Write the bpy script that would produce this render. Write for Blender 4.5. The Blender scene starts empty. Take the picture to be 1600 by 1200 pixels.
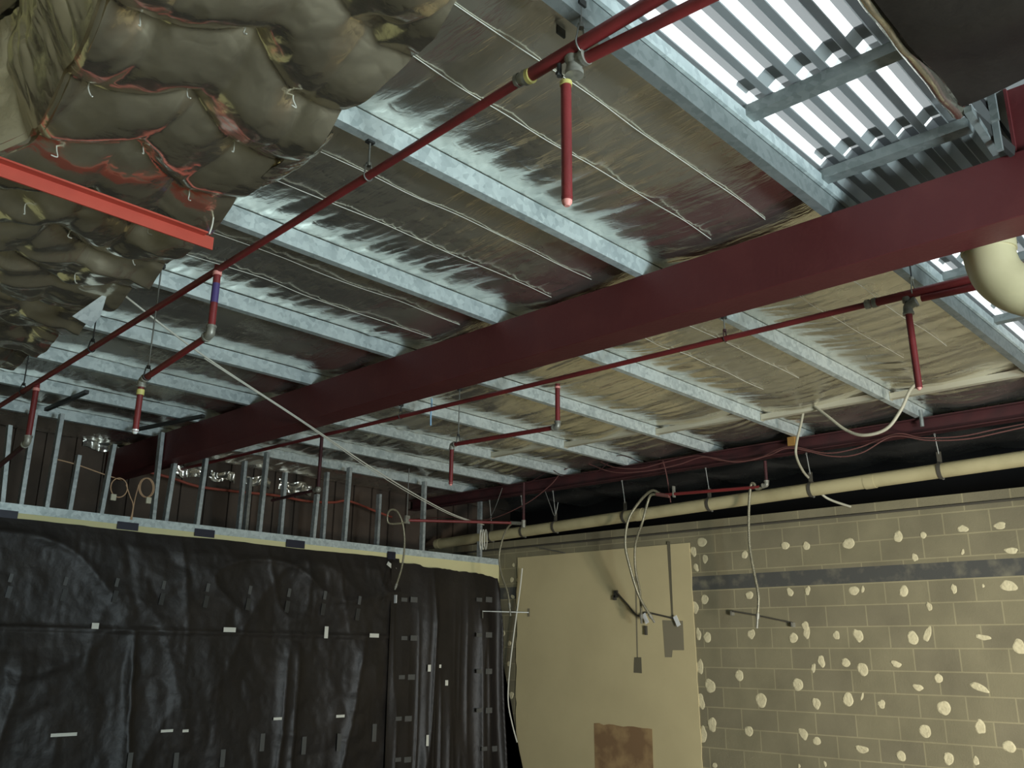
import bpy, math, random
import numpy as np
from mathutils import Vector, Matrix
random.seed(7)
S = bpy.context.scene
COL = S.collection

# ------------------------------------------------------------------ camera
FPX = 1403.77
R_ = Vector((0.68721212, -0.72639394, 0.00955719))
U_ = Vector((-0.21547698, -0.19125499, 0.95759657))
F_ = Vector((0.69376449, 0.66013133, 0.28795392))
EYE = Vector((0.0, 0.0, 1.6))
cd = bpy.data.cameras.new('camera')
cam = bpy.data.objects.new('camera', cd)
COL.objects.link(cam)
cd.sensor_fit = 'HORIZONTAL'; cd.sensor_width = 36.0
cd.lens = 36.0 * FPX / 1600.0
cd.clip_start = 0.05; cd.clip_end = 200
M = Matrix((R_, U_, -F_)).transposed().to_4x4()
M.translation = EYE
cam.matrix_world = M
S.camera = cam

# ------------------------------------------------------------------ view, sky, sun, lights
vs = S.view_settings
vs.view_transform = 'Standard'; vs.look = 'None'; vs.gamma = 1.0; vs.use_curve_mapping = False
vs.exposure = 0.0
S.cycles.max_bounces = 8
S.cycles.diffuse_bounces = 4
S.cycles.glossy_bounces = 5
S.cycles.sample_clamp_indirect = 4.0

W = bpy.data.worlds.new('sky'); S.world = W; W.use_nodes = True
wb = W.node_tree.nodes['Background']
wb.inputs[0].default_value = (0.72, 0.86, 1.0, 1); wb.inputs[1].default_value = 0.22

def aim(o, d):
    o.rotation_euler = Vector(d).to_track_quat('-Z', 'Y').to_euler()

sl = bpy.data.lights.new('sun', 'SUN'); sun = bpy.data.objects.new('sun', sl); COL.objects.link(sun)
sl.energy = 8.5; sl.angle = math.radians(0.6); sl.color = (0.96, 0.99, 1.0)
sun.location = (4, 14, 12); aim(sun, (-0.25, -0.80, -0.50))

def area(name, loc, d, sx, sy, e, c):
    l = bpy.data.lights.new(name, 'AREA'); l.shape = 'RECTANGLE'; l.size = sx; l.size_y = sy
    l.energy = e; l.color = c
    o = bpy.data.objects.new(name, l); COL.objects.link(o); o.location = loc; aim(o, d)
    return o
area('daylight_from_doorway', (2.6, -4.85, 1.35), (0.0, 1, 0.10), 3.2, 2.4, 130, (0.76, 0.93, 1.0))
area('cool_floodlight', (2.3, -3.2, 1.5), (0.10, 0.95, 0.28), 1.1, 0.9, 340, (0.78, 0.94, 1.0))
wl_ = area('work_light', (4.4, -1.8, 0.7), (0.62, 0.77, 0.10), 0.7, 0.5, 92, (1.0, 0.93, 0.83))
wl_.data.spread = math.radians(85)

# ------------------------------------------------------------------ helpers
def px(u, v, x=None, y=None, z=None):
    """point of the place seen at pixel (u,v) on the plane x=, y= or z="""
    d = R_ * ((u - 800) / FPX) + U_ * ((600 - v) / FPX) + F_
    if x is not None: t = (x - EYE.x) / d.x
    elif y is not None: t = (y - EYE.y) / d.y
    else: t = (z - EYE.z) / d.z
    return EYE + d * t

class MB:
    def __init__(s): s.v = []; s.f = []; s.sm = []; s.mi = []
    def add(s, vs_, fs, smooth=False, mi=0):
        b = len(s.v); s.v += [tuple(p) for p in vs_]
        for q in fs: s.f.append([b + i for i in q]); s.sm.append(smooth); s.mi.append(mi)
        return s
    def box(s, a, b, mi=0):
        (x0, y0, z0), (x1, y1, z1) = [min(p, q) for p, q in zip(a, b)], [max(p, q) for p, q in zip(a, b)]
        return s.add([(x0,y0,z0),(x1,y0,z0),(x1,y1,z0),(x0,y1,z0),(x0,y0,z1),(x1,y0,z1),(x1,y1,z1),(x0,y1,z1)],
              [(0,3,2,1),(4,5,6,7),(0,1,5,4),(1,2,6,5),(2,3,7,6),(3,0,4,7)], mi=mi)
    def bar(s, p, q, w, h, up=(0,0,1), mi=0):
        p = Vector(p); q = Vector(q); d = (q - p).normalized(); up = Vector(up)
        if abs(d.dot(up)) > .98: up = Vector((1,0,0))
        a = d.cross(up).normalized(); b = a.cross(d).normalized()
        vs_ = [c + a*sx*w/2 + b*sz*h/2 for c in (p, q) for sx, sz in ((-1,-1),(1,-1),(1,1),(-1,1))]
        return s.add(vs_, [(0,1,2,3),(7,6,5,4),(0,4,5,1),(1,5,6,2),(2,6,7,3),(3,7,4,0)], mi=mi)
    def prism(s, prof, ext, mi=0, smooth=False):
        n = len(prof); ext = Vector(ext); prof = [Vector(p) for p in prof]
        vs_ = prof + [p + ext for p in prof]
        fs = [[i, (i+1) % n, n + (i+1) % n, n + i] for i in range(n)]
        s.add(vs_, fs, smooth, mi)
        return s.add(vs_, [list(range(n))[::-1], list(range(n, 2*n))], False, mi)
    def tube(s, pts, r, n=10, cap=True, mi=0, closed=False):
        pts = [Vector(p) for p in pts]; m = len(pts)
        rr = r if isinstance(r, (list, tuple)) else [r]*m
        T = []
        for i in range(m):
            if closed: t = pts[(i+1) % m] - pts[(i-1) % m]
            else: t = pts[min(i+1, m-1)] - pts[max(i-1, 0)]
            T.append(t.normalized() if t.length > 1e-9 else Vector((0,0,1)))
        a = T[0].orthogonal().normalized(); vs_ = []
        for i in range(m):
            a = (a - T[i]*a.dot(T[i]))
            a = a.normalized() if a.length > 1e-6 else T[i].orthogonal().normalized()
            b = T[i].cross(a)
            for k in range(n):
                th = 2*math.pi*k/n
                vs_.append(pts[i] + (a*math.cos(th) + b*math.sin(th))*rr[i])
        fs = []
        for i in range(m if closed else m-1):
            j = (i+1) % m
            for k in range(n): fs.append([i*n+k, i*n+(k+1) % n, j*n+(k+1) % n, j*n+k])
        s.add(vs_, fs, True, mi)
        if cap and not closed:
            s.add(vs_[:n], [list(range(n))[::-1]], False, mi); s.add(vs_[-n:], [list(range(n))], False, mi)
        return s
    def cyl(s, p, q, r, n=14, mi=0): return s.tube([p, q], r, n, True, mi)
    def ball(s, c, r, n=10, mi=0):
        c = Vector(c); vs_ = [c + Vector((0,0,r))]
        for i in range(1, n//2):
            t = math.pi*i/(n//2)
            for k in range(n): vs_.append(c + Vector((r*math.sin(t)*math.cos(2*math.pi*k/n), r*math.sin(t)*math.sin(2*math.pi*k/n), r*math.cos(t))))
        vs_.append(c - Vector((0,0,r))); fs = [[0, 1+k, 1+(k+1) % n] for k in range(n)]
        for i in range(n//2-2):
            for k in range(n): fs.append([1+i*n+k, 1+(i+1)*n+k, 1+(i+1)*n+(k+1) % n, 1+i*n+(k+1) % n])
        e = len(vs_)-1; o = 1+(n//2-2)*n
        fs += [[o+k, e, o+(k+1) % n] for k in range(n)]
        return s.add(vs_, fs, True, mi)
    def grid(s, P, mi=0, flip=False):          # P: (n,m,3) array
        n, m = P.shape[:2]; idx = np.arange(n*m).reshape(n, m)
        q = np.stack([idx[:-1,:-1], idx[1:,:-1], idx[1:,1:], idx[:-1,1:]], -1).reshape(-1, 4)
        if flip: q = q[:, ::-1]
        return s.add(P.reshape(-1, 3).tolist(), q.tolist(), True, mi)
    def build(s, name, mat, parent=None, bevel=0):
        me = bpy.data.meshes.new(name); me.from_pydata([tuple(map(float, p)) for p in s.v], [], s.f)
        me.polygons.foreach_set('use_smooth', s.sm)
        mats = mat if isinstance(mat, (list, tuple)) else [mat]
        for m_ in mats: me.materials.append(m_)
        me.polygons.foreach_set('material_index', s.mi)
        me.update()
        o = bpy.data.objects.new(name, me); COL.objects.link(o)
        if parent is not None:
            o.parent = parent
            if parent.parent is None: o.matrix_parent_inverse = Matrix.Translation(-Vector(parent.location))
        if bevel:
            bm_ = o.modifiers.new('bevel', 'BEVEL'); bm_.width = bevel; bm_.segments = 2; bm_.limit_method = 'ANGLE'
        return o

def thing(name, label, cat, loc, group=None):
    o = bpy.data.objects.new(name, None); COL.objects.link(o); o.location = loc
    o.empty_display_size = .1
    o['label'] = label; o['category'] = cat
    if group: o['group'] = group
    return o
def tag(o, label, cat, group=None):
    o['label'] = label; o['category'] = cat
    if group: o['group'] = group
    return o
def struct(o): o['kind'] = 'structure'; return o
def spline(pts, k=8):
    P = [Vector(p) for p in pts]; out = []
    for i in range(len(P)-1):
        a = P[max(i-1, 0)]; b = P[i]; c = P[i+1]; d = P[min(i+2, len(P)-1)]
        for j in range(k):
            t = j/k
            out.append(.5*((2*b) + (c-a)*t + (2*a-5*b+4*c-d)*t*t + (3*b-a-3*c+d)*t**3))
    out.append(P[-1]); return out

# value noise on numpy arrays
_rng = np.random.RandomState(3); _T = _rng.rand(256, 256)
def vnoise(x, y, seed=0):
    x = np.asarray(x) + seed*17.31; y = np.asarray(y) + seed*9.77
    xi = np.floor(x).astype(int); yi = np.floor(y).astype(int)
    u = x - xi; v = y - yi; u = u*u*(3-2*u); v = v*v*(3-2*v)
    a = _T[xi & 255, yi & 255]; b = _T[(xi+1) & 255, yi & 255]
    c = _T[xi & 255, (yi+1) & 255]; d = _T[(xi+1) & 255, (yi+1) & 255]
    return (a*(1-u)+b*u)*(1-v) + (c*(1-u)+d*u)*v
def ridge(x, y, seed=0): return 1-np.abs(2*vnoise(x, y, seed)-1)

# ------------------------------------------------------------------ materials
def mat(name, col, rough=.6, metal=0., noise=None, bump=None, spec=None):
    m = bpy.data.materials.new(name); m.use_nodes = True; nt = m.node_tree
    b = nt.nodes['Principled BSDF']
    b.inputs['Base Color'].default_value = (*col, 1); b.inputs['Roughness'].default_value = rough
    b.inputs['Metallic'].default_value = metal
    if spec is not None: b.inputs['Specular IOR Level'].default_value = spec
    tc = nt.nodes.new('ShaderNodeTexCoord')
    if noise:
        col2, scale, lo, hi = noise
        n = nt.nodes.new('ShaderNodeTexNoise'); n.inputs['Scale'].default_value = scale; n.inputs['Detail'].default_value = 6
        r = nt.nodes.new('ShaderNodeValToRGB'); r.color_ramp.elements[0].position = lo; r.color_ramp.elements[1].position = hi
        r.color_ramp.elements[0].color = (*col, 1); r.color_ramp.elements[1].color = (*col2, 1)
        nt.links.new(tc.outputs['Object'], n.inputs['Vector']); nt.links.new(n.outputs['Fac'], r.inputs[0])
        nt.links.new(r.outputs[0], b.inputs['Base Color'])
    if bump:
        scale, st, dist = bump
        n2 = nt.nodes.new('ShaderNodeTexNoise'); n2.inputs['Scale'].default_value = scale; n2.inputs['Detail'].default_value = 4
        bp = nt.nodes.new('ShaderNodeBump'); bp.inputs['Strength'].default_value = st; bp.inputs['Distance'].default_value = dist
        nt.links.new(tc.outputs['Object'], n2.inputs['Vector']); nt.links.new(n2.outputs['Fac'], bp.inputs['Height'])
        nt.links.new(bp.outputs['Normal'], b.inputs['Normal'])
    return m
def lin(r, g, b): return tuple(((c/255)/12.92 if c/255 <= .04045 else ((c/255+.055)/1.055)**2.4) for c in (r, g, b))

m_red = mat('red_oxide_paint', lin(122, 40, 40), .5, noise=(lin(102, 35, 35), 5, .4, .7), bump=(60, .15, .01))
m_beam = mat('red_oxide_beam_paint', lin(88, 31, 32), .6, noise=(lin(100, 43, 41), 4, .5, .8), bump=(40, .2, .01))
m_orange = mat('orange_red_primer', lin(186, 74, 56), .5, noise=(lin(172, 66, 50), 6, .4, .7))
m_darkred = mat('dark_red_paint', lin(66, 26, 28), .7, noise=(lin(50, 22, 24), 6, .4, .7))
m_tip = mat('pale_pink_cap', lin(224, 150, 140), .5)
m_iron = mat('malleable_iron', lin(150, 148, 136), .45, .35, noise=(lin(118, 116, 106), 30, .4, .7))
m_brass = mat('yellow_sealant', lin(196, 186, 110), .5)
m_purple = mat('purple_tape', lin(74, 60, 110), .5)
m_darkmetal = mat('dark_steel', lin(62, 62, 60), .5, .4)
m_rod = mat('zinc_rod', lin(128, 128, 122), .4, .5)
m_wire = mat('white_wire', lin(206, 204, 190), .5)
m_pvc = mat('cream_pvc', lin(196, 184, 146), .32, noise=(lin(182, 170, 132), 3, .4, .7))
m_pvcd = mat('cream_pvc_aged', lin(178, 168, 130), .5, noise=(lin(158, 148, 112), 4, .4, .75))
m_hose = mat('braided_hose', lin(150, 144, 120), .4, .4, noise=(lin(112, 108, 92), 120, .45, .55))
m_conduit = mat('grey_white_conduit', lin(176, 172, 152), .5)
m_pink = mat('pink_cable', lin(104, 66, 62), .6)
m_chrome = mat('shiny_plate', lin(240, 242, 240), .25, .2)
m_slab = mat('concrete_floor', lin(148, 141, 127), .7, noise=(lin(130, 124, 111), 1.2, .35, .7))
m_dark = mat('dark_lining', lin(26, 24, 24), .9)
m_farwall = mat('stained_panel_wall', lin(84, 70, 58), .85, noise=(lin(62, 54, 46), 1.8, .35, .7), bump=(20, .3, .02))
m_side = mat('painted_board', lin(190, 182, 162), .8)
m_roof = mat('roof_sheet_steel', lin(150, 152, 150), .6)
m_plaster = mat('cream_plasterboard', lin(196, 182, 140), .85, noise=(lin(186, 172, 132), 1.4, .35, .7))
m_plasteredge = mat('plasterboard_edge', lin(206, 198, 150), .8)
m_dab = mat('dried_adhesive', lin(206, 196, 160), .85, noise=(lin(190, 180, 146), 14, .4, .7), bump=(40, .4, .02))
m_slot = mat('grey_chase', lin(128, 120, 98), .9)
m_chase = mat('mid_grey_chase', lin(98, 92, 74), .9)  # mid grey of the vertical slot and the small cutout
m_slotdark = mat('dark_chase', lin(70, 66, 56), .9)
m_brown = mat('brown_ply_patch', lin(128, 100, 70), .8, noise=(lin(160, 132, 92), 5, .45, .65))
m_white = mat('white_tape', lin(212, 210, 198), .5)
m_greytape = mat('clear_tape', lin(84, 84, 82), .3)
m_fainttape = mat('faint_tape', lin(52, 52, 50), .35)
m_navytape = mat('navy_tape', lin(34, 34, 48), .5)
m_timber = mat('timber_block', lin(150, 112, 54), .8)
m_pbox = mat('cream_plug', lin(190, 184, 160), .5)
m_orangecable = mat('terracotta_cable', lin(140, 68, 52), .6)
m_coil = mat('pale_cable', lin(186, 150, 116), .55)
m_blue = mat('pale_blue_strap', lin(150, 190, 220), .5)

def m_galv_make(name, c1, c2, metal=.35, rough=.42):
    m = bpy.data.materials.new(name); m.use_nodes = True; nt = m.node_tree; b = nt.nodes['Principled BSDF']
    tc = nt.nodes.new('ShaderNodeTexCoord'); v = nt.nodes.new('ShaderNodeTexVoronoi'); v.inputs['Scale'].default_value = 34
    n = nt.nodes.new('ShaderNodeTexNoise'); n.inputs['Scale'].default_value = 5; n.inputs['Detail'].default_value = 5
    mx = nt.nodes.new('ShaderNodeMath'); mx.operation = 'MULTIPLY_ADD'; mx.inputs[1].default_value = .5
    sp = nt.nodes.new('ShaderNodeSeparateColor')
    r = nt.nodes.new('ShaderNodeValToRGB'); r.color_ramp.elements[0].color = (*c1, 1); r.color_ramp.elements[1].color = (*c2, 1)
    r.color_ramp.elements[0].position = .3; r.color_ramp.elements[1].position = .95
    L = nt.links.new
    L(tc.outputs['Object'], v.inputs['Vector']); L(tc.outputs['Object'], n.inputs['Vector'])
    L(v.outputs['Color'], sp.inputs[0]); L(sp.outputs[0], mx.inputs[0]); L(n.outputs['Fac'], mx.inputs[2])
    L(mx.outputs[0], r.inputs[0]); L(r.outputs[0], b.inputs['Base Color'])
    b.inputs['Metallic'].default_value = metal; b.inputs['Roughness'].default_value = rough
    return m
m_galv = m_galv_make('galvanised_steel', lin(160, 172, 172), lin(206, 216, 214))
m_galvdark = m_galv_make('dark_shaded_galvanised', lin(104, 112, 110), lin(132, 138, 136), .3, .5)  # darker zinc: shade painted into the skylight purlin and backlit battens
m_galvd = m_galv_make('galvanised_stud', lin(140, 146, 146), lin(180, 186, 184), .4, .45)

def foil_mat(name, col, rough, s1, d1, s2, d2, aniso=(1, .16, 1), metal=.95):
    m = bpy.data.materials.new(name); m.use_nodes = True; nt = m.node_tree; b = nt.nodes['Principled BSDF']; L = nt.links.new
    tc = nt.nodes.new('ShaderNodeTexCoord')
    b.inputs['Base Color'].default_value = (*col, 1); b.inputs['Metallic'].default_value = metal
    def crease(vec, scale, dist, prev=None):
        n = nt.nodes.new('ShaderNodeTexNoise'); n.inputs['Scale'].default_value = scale; n.inputs['Detail'].default_value = 2.5; n.inputs['Roughness'].default_value = .5
        a = nt.nodes.new('ShaderNodeMath'); a.operation = 'SUBTRACT'; a.inputs[1].default_value = .5
        c = nt.nodes.new('ShaderNodeMath'); c.operation = 'ABSOLUTE'
        bp = nt.nodes.new('ShaderNodeBump'); bp.inputs['Strength'].default_value = 1; bp.inputs['Distance'].default_value = dist
        L(vec, n.inputs['Vector']); L(n.outputs['Fac'], a.inputs[0]); L(a.outputs[0], c.inputs[0]); L(c.outputs[0], bp.inputs['Height'])
        if prev: L(prev, bp.inputs['Normal'])
        return bp.outputs[0]
    mp = nt.nodes.new('ShaderNodeMapping'); mp.inputs['Scale'].default_value = aniso
    L(tc.outputs['Object'], mp.inputs[0])
    o1 = crease(mp.outputs[0], s1, d1); o2 = crease(tc.outputs['Object'], s2, d2, o1)
    L(o2, b.inputs['Normal'])
    n2 = nt.nodes.new('ShaderNodeTexNoise'); n2.inputs['Scale'].default_value = 2.2; n2.inputs['Detail'].default_value = 3
    r = nt.nodes.new('ShaderNodeMapRange'); r.inputs[1].default_value = .3; r.inputs[2].default_value = .7
    r.inputs[3].default_value = rough*.75; r.inputs[4].default_value = rough*1.3
    L(tc.outputs['Object'], n2.inputs['Vector']); L(n2.outputs['Fac'], r.inputs[0]); L(r.outputs[0], b.inputs['Roughness'])
    return m
m_foil = foil_mat('reflective_foil', lin(240, 238, 228), .25, 38, .004, 7, .008)
m_quilt = foil_mat('reflective_foil_blanket', lin(222, 214, 194), .19, 7, .009, 22, .0016, (1, 1, 1), .95)

m_bplastic = mat('black_polythene', lin(33, 29, 26), .48, noise=(lin(41, 36, 32), 3, .4, .7), bump=(10, .35, .02), spec=.35)

def block_mat():
    m = bpy.data.materials.new('concrete_blockwork'); m.use_nodes = True; nt = m.node_tree; b = nt.nodes['Principled BSDF']; L = nt.links.new
    tc = nt.nodes.new('ShaderNodeTexCoord'); sx = nt.nodes.new('ShaderNodeSeparateXYZ'); cx = nt.nodes.new('ShaderNodeCombineXYZ')
    ay = nt.nodes.new('ShaderNodeMath'); ay.operation = 'ADD'; ay.inputs[1].default_value = -3.225 + 40
    az = nt.nodes.new('ShaderNodeMath'); az.operation = 'ADD'; az.inputs[1].default_value = -1.285 + 20
    br = nt.nodes.new('ShaderNodeTexBrick'); br.offset = .5; br.offset_frequency = 2
    br.inputs['Scale'].default_value = 1; br.inputs['Brick Width'].default_value = .4; br.inputs['Row Height'].default_value = .2
    br.inputs['Mortar Size'].default_value = .007; br.inputs['Mortar Smooth'].default_value = .3; br.inputs['Bias'].default_value = 0
    br.inputs['Color1'].default_value = (*lin(127, 120, 94), 1); br.inputs['Color2'].default_value = (*lin(119, 112, 90), 1)
    br.inputs['Mortar'].default_value = (*lin(146, 138, 108), 1)
    n = nt.nodes.new('ShaderNodeTexNoise'); n.inputs['Scale'].default_value = 2.5; n.inputs['Detail'].default_value = 8
    n3 = nt.nodes.new('ShaderNodeTexNoise'); n3.inputs['Scale'].default_value = 90
    mr = nt.nodes.new('ShaderNodeMapRange'); mr.inputs[1].default_value = .3; mr.inputs[2].default_value = .7; mr.inputs[3].default_value = .84; mr.inputs[4].default_value = 1.12
    mul = nt.nodes.new('ShaderNodeMix'); mul.data_type = 'RGBA'; mul.blend_type = 'MULTIPLY'; mul.inputs[0].default_value = 1
    L(tc.outputs['Object'], sx.inputs[0]); L(sx.outputs[1], ay.inputs[0]); L(sx.outputs[2], az.inputs[0])
    L(ay.outputs[0], cx.inputs[0]); L(az.outputs[0], cx.inputs[1]); L(cx.outputs[0], br.inputs['Vector'])
    L(tc.outputs['Object'], n.inputs['Vector']); L(tc.outputs['Object'], n3.inputs['Vector']); L(n.outputs['Fac'], mr.inputs[0])
    L(br.outputs['Color'], mul.inputs[6]); L(mr.outputs[0], mul.inputs[7])
    # band of old navy paint, worn
    def between(sock, lo, hi):
        a = nt.nodes.new('ShaderNodeMath'); a.operation = 'GREATER_THAN'; a.inputs[1].default_value = lo; L(sock, a.inputs[0])
        c = nt.nodes.new('ShaderNodeMath'); c.operation = 'LESS_THAN'; c.inputs[1].default_value = hi; L(sock, c.inputs[0])
        d = nt.nodes.new('ShaderNodeMath'); d.operation = 'MULTIPLY'; L(a.outputs[0], d.inputs[0]); L(c.outputs[0], d.inputs[1]); return d.outputs[0]
    band = between(sx.outputs[2], 2.292, 2.442)
    n4 = nt.nodes.new('ShaderNodeTexNoise'); n4.inputs['Scale'].default_value = 7; n4.inputs['Detail'].default_value = 8; L(tc.outputs['Object'], n4.inputs['Vector'])
    r4 = nt.nodes.new('ShaderNodeValToRGB'); r4.color_ramp.elements[0].position = .5; r4.color_ramp.elements[1].position = .75
    r4.color_ramp.elements[0].color = (*lin(74, 74, 70), 1); r4.color_ramp.elements[1].color = (*lin(112, 108, 92), 1); L(n4.outputs['Fac'], r4.inputs[0])
    mb = nt.nodes.new('ShaderNodeMix'); mb.data_type = 'RGBA'; L(band, mb.inputs[0]); L(mul.outputs[2], mb.inputs[6]); L(r4.outputs[0], mb.inputs[7])
    L(mb.outputs[2], b.inputs['Base Color'])
    bp = nt.nodes.new('ShaderNodeBump'); bp.inputs['Strength'].default_value = .25; bp.inputs['Distance'].default_value = .01
    L(n3.outputs['Fac'], bp.inputs['Height']); L(bp.outputs[0], b.inputs['Normal'])
    b.inputs['Roughness'].default_value = .9
    return m
m_block = block_mat()

def skylight_mat(name, t, d):
    m = bpy.data.materials.new(name); m.use_nodes = True; nt = m.node_tree; L = nt.links.new
    nt.nodes.remove(nt.nodes['Principled BSDF']); out = nt.nodes['Material Output']
    tr = nt.nodes.new('ShaderNodeBsdfTranslucent'); tr.inputs[0].default_value = (t*.95, t, t, 1)
    df = nt.nodes.new('ShaderNodeBsdfDiffuse'); df.inputs[0].default_value = (d*.96, d, d*.98, 1)
    mx = nt.nodes.new('ShaderNodeMixShader'); mx.inputs[0].default_value = .28
    L(tr.outputs[0], mx.inputs[1]); L(df.outputs[0], mx.inputs[2]); L(mx.outputs[0], out.inputs[0])
    return m
m_sky = skylight_mat('translucent_fibreglass', .84, .62)
m_skyshade = skylight_mat('shaded_fibreglass', .32, .42)  # low transmission for flat facets; weaker sunlight on them put into the colour

# ================================================================== THE SETTING
XW = 8.75          # face of the block wall
YB = 8.53          # face of the partition
PUR = [None, 1.62, 2.75, 3.92, 4.98, 6.05, 7.00, 7.92, 8.82]   # faces of the purlins
ZP = 3.70          # underside of the purlins
ZF = 3.805         # foil on top of the purlins

struct(MB().box((-4, -5.2, -.12), (10.6, 10.3, 0)).build('floor', m_slab))
struct(MB().box((XW, -5.2, 0), (XW+.19, 9.95, 2.955)).build('wall_right', m_block))
struct(MB().box((XW-.022, -5.2, 2.96), (XW+.19, 9.95, 3.045)).build('trim_4', m_block))
WALLR = bpy.data.objects['wall_right']
struct(MB().box((-4.12, -5.2, 0), (-4.0, 10.3, 4.2)).build('wall_left', m_side))
# front wall behind the viewer, with the open doorway that lets the day in
fw = MB().box((-4, -5.2, 0), (.9, -5.08, 4.2)).box((4.3, -5.2, 0), (10.6, -5.08, 4.2)).box((.9, -5.2, 2.65), (4.3, -5.08, 4.2))
struct(fw.build('wall_front', m_side))
struct(MB().box((10.5, -5.2, 0), (10.6, 10.3, 4.2)).build('wall_outer', m_dark))
# rear wall of stained panels behind the partition
rw = MB().box((-4, 10.0, 0), (10.6, 10.2, 4.2))
for i in range(36): rw.box((-1.0+i*.31, 9.965, 0), (-.93+i*.31, 10.0, 3.9))
struct(rw.build('wall_rear', m_farwall))
# roof sheeting above the foil, open over the skylight
SX0, SX1, SY0, SY1 = 1.55, 8.7, .90, 1.64
rf = MB().box((1.3, SY1, 3.87), (10.6, 10.3, 3.90)).box((1.3, -5.2, 3.87), (3.57, SY0, 3.90)).box((4.6, -5.2, 3.87), (10.6, SY0, 3.90)).box((3.5, -5.2, 4.27), (4.7, SY0, 4.3)).box((-4.1, -5.2, 4.10), (1.34, 10.3, 4.14)).box((1.3, -5.2, 3.87), (1.34, 10.3, 4.14)).box((1.3, SY0, 3.87), (SX0, SY1, 3.90)).box((SX1, SY0, 3.87), (10.6, SY1, 3.90))
struct(rf.build('trim_1', m_roof))

# ------------------------------------------------------------------ foil ceiling laid over the purlins
def foil_z(X, Y):
    X = np.asarray(X, float); Y = np.asarray(Y, float)
    Z = np.full(np.broadcast(X, Y).shape, ZF)
    X, Y = np.broadcast_arrays(X, Y)
    for k in range(1, len(PUR)):
        y0 = PUR[k]; y1 = PUR[k+1] if k+1 < len(PUR) else 10.0
        msk = (Y >= y0) & (Y < y1); t = np.clip((Y-y0)/(y1-y0), 0, 1)
        t = np.clip((Y-y0-.055)/(y1-y0-.06), 0, 1)
        s = .052+.03*vnoise(X*1.3, Y*.0+k*3.1, k)
        bulge = np.where(t < .6, np.sin(np.pi/2*np.clip(t/.6, 0, 1)), 1-np.clip((t-.6)/.4, 0, 1)**1.15)
        cell = np.abs(np.sin(np.pi*(X/.2+.3*vnoise(X*2, Y*2, 5))))**.55
        edge = np.clip(t/.06, 0, 1)*np.clip((1-t)/.06, 0, 1)
        w = -s*bulge*(.75+.25*vnoise(X*2.2, Y*2.0, 11))
        w = w-(.014*cell-.004)*edge*np.clip((t-.42)/.3, 0, 1)*(.3+1.0*vnoise(X*1.1, Y*1.3, 21))
        w = w+.008*edge*(np.abs(2*vnoise(X*22, Y*4, 2)-1)-.5)*(.1+1.6*vnoise(X*1.5, Y*2.5, 31)**1.5)*np.clip((t-.15)/.3, .25, 1)
        w = w+.022*edge*(vnoise(X*4.5, Y*3.0, 8)-.5)
        w = w+.015*edge*(vnoise(X*19, Y*1.5, 71)-.5)*np.clip((X-4.0)/.5, .2, 1)
        w = w+.003*edge*(np.abs(2*vnoise(X*9+3*Y, Y*9-2*X, 18)-1)-.5)
        Z = np.where(msk, ZF+np.minimum(w, -.0), Z)
    return Z
def foil_patch(mb, x0, x1, y0, y1, dx, dy):
    xs = np.linspace(x0, x1, int((x1-x0)/dx)+2); ys = np.linspace(y0, y1, int((y1-y0)/dy)+2)
    X, Y = np.meshgrid(xs, ys, indexing='ij'); Z = foil_z(X, Y)
    mb.grid(np.stack([X, Y, Z], -1))
cm = MB()
foil_patch(cm, 1.45, 5.4, 1.66, 5.0, .014, .025)
foil_patch(cm, 5.4, 8.7, 1.66, 5.0, .022, .03)
foil_patch(cm, 1.45, 8.7, 5.0, 9.9, .024, .035)
foil_patch(cm, 8.7, 10.5, 1.66, 9.9, .12, .1)
cm.box((-4, -5.0, 4.05), (1.3, 9.9, 4.06))
cm.box((1.34, -5.0, 3.85), (3.56, SY0-.04, 3.86)); cm.box((1.34, SY0-.04, 3.85), (SX0, 1.66, 3.86))
struct(cm.build('ceiling', m_foil))
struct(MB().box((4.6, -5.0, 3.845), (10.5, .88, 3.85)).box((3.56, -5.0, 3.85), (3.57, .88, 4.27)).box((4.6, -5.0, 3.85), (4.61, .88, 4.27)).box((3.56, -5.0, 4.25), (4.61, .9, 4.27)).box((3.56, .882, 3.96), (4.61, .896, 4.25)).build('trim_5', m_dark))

# ------------------------------------------------------------------ purlins: C sections, lip down
names = [None, 'along the near edge of the foil bays, beside the skylight',
         'second from the skylight, beside the tall red drop pipe', 'third from the skylight, passing over the end of the orange angle',
         'fourth from the skylight', 'fifth from the skylight', 'sixth from the skylight', 'seventh from the skylight, above the stud frame', 'last before the rear wall']
for k, y in enumerate(PUR):
    if k == 0: continue
    x0, x1 = (.9 if k > 1 else 1.6), 8.62
    t = .003; d = .10; fl = .05; lip = .014
    prof = [(x0,y,ZP),(x0,y+fl,ZP),(x0,y+fl,ZP+lip),(x0,y+fl-t,ZP+lip),(x0,y+fl-t,ZP+t),(x0,y+t,ZP+t),(x0,y+t,ZP+d-t),
            (x0,y+fl-t,ZP+d-t),(x0,y+fl-t,ZP+d-lip),(x0,y+fl,ZP+d-lip),(x0,y+fl,ZP+d),(x0,y,ZP+d)]
    tag(MB().prism(prof, (x1-x0, 0, 0)).build('purlin', m_galvdark if k == 1 else m_galv), 'galvanised steel purlin '+names[k], 'purlin', 'purlins across the red beam')
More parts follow.
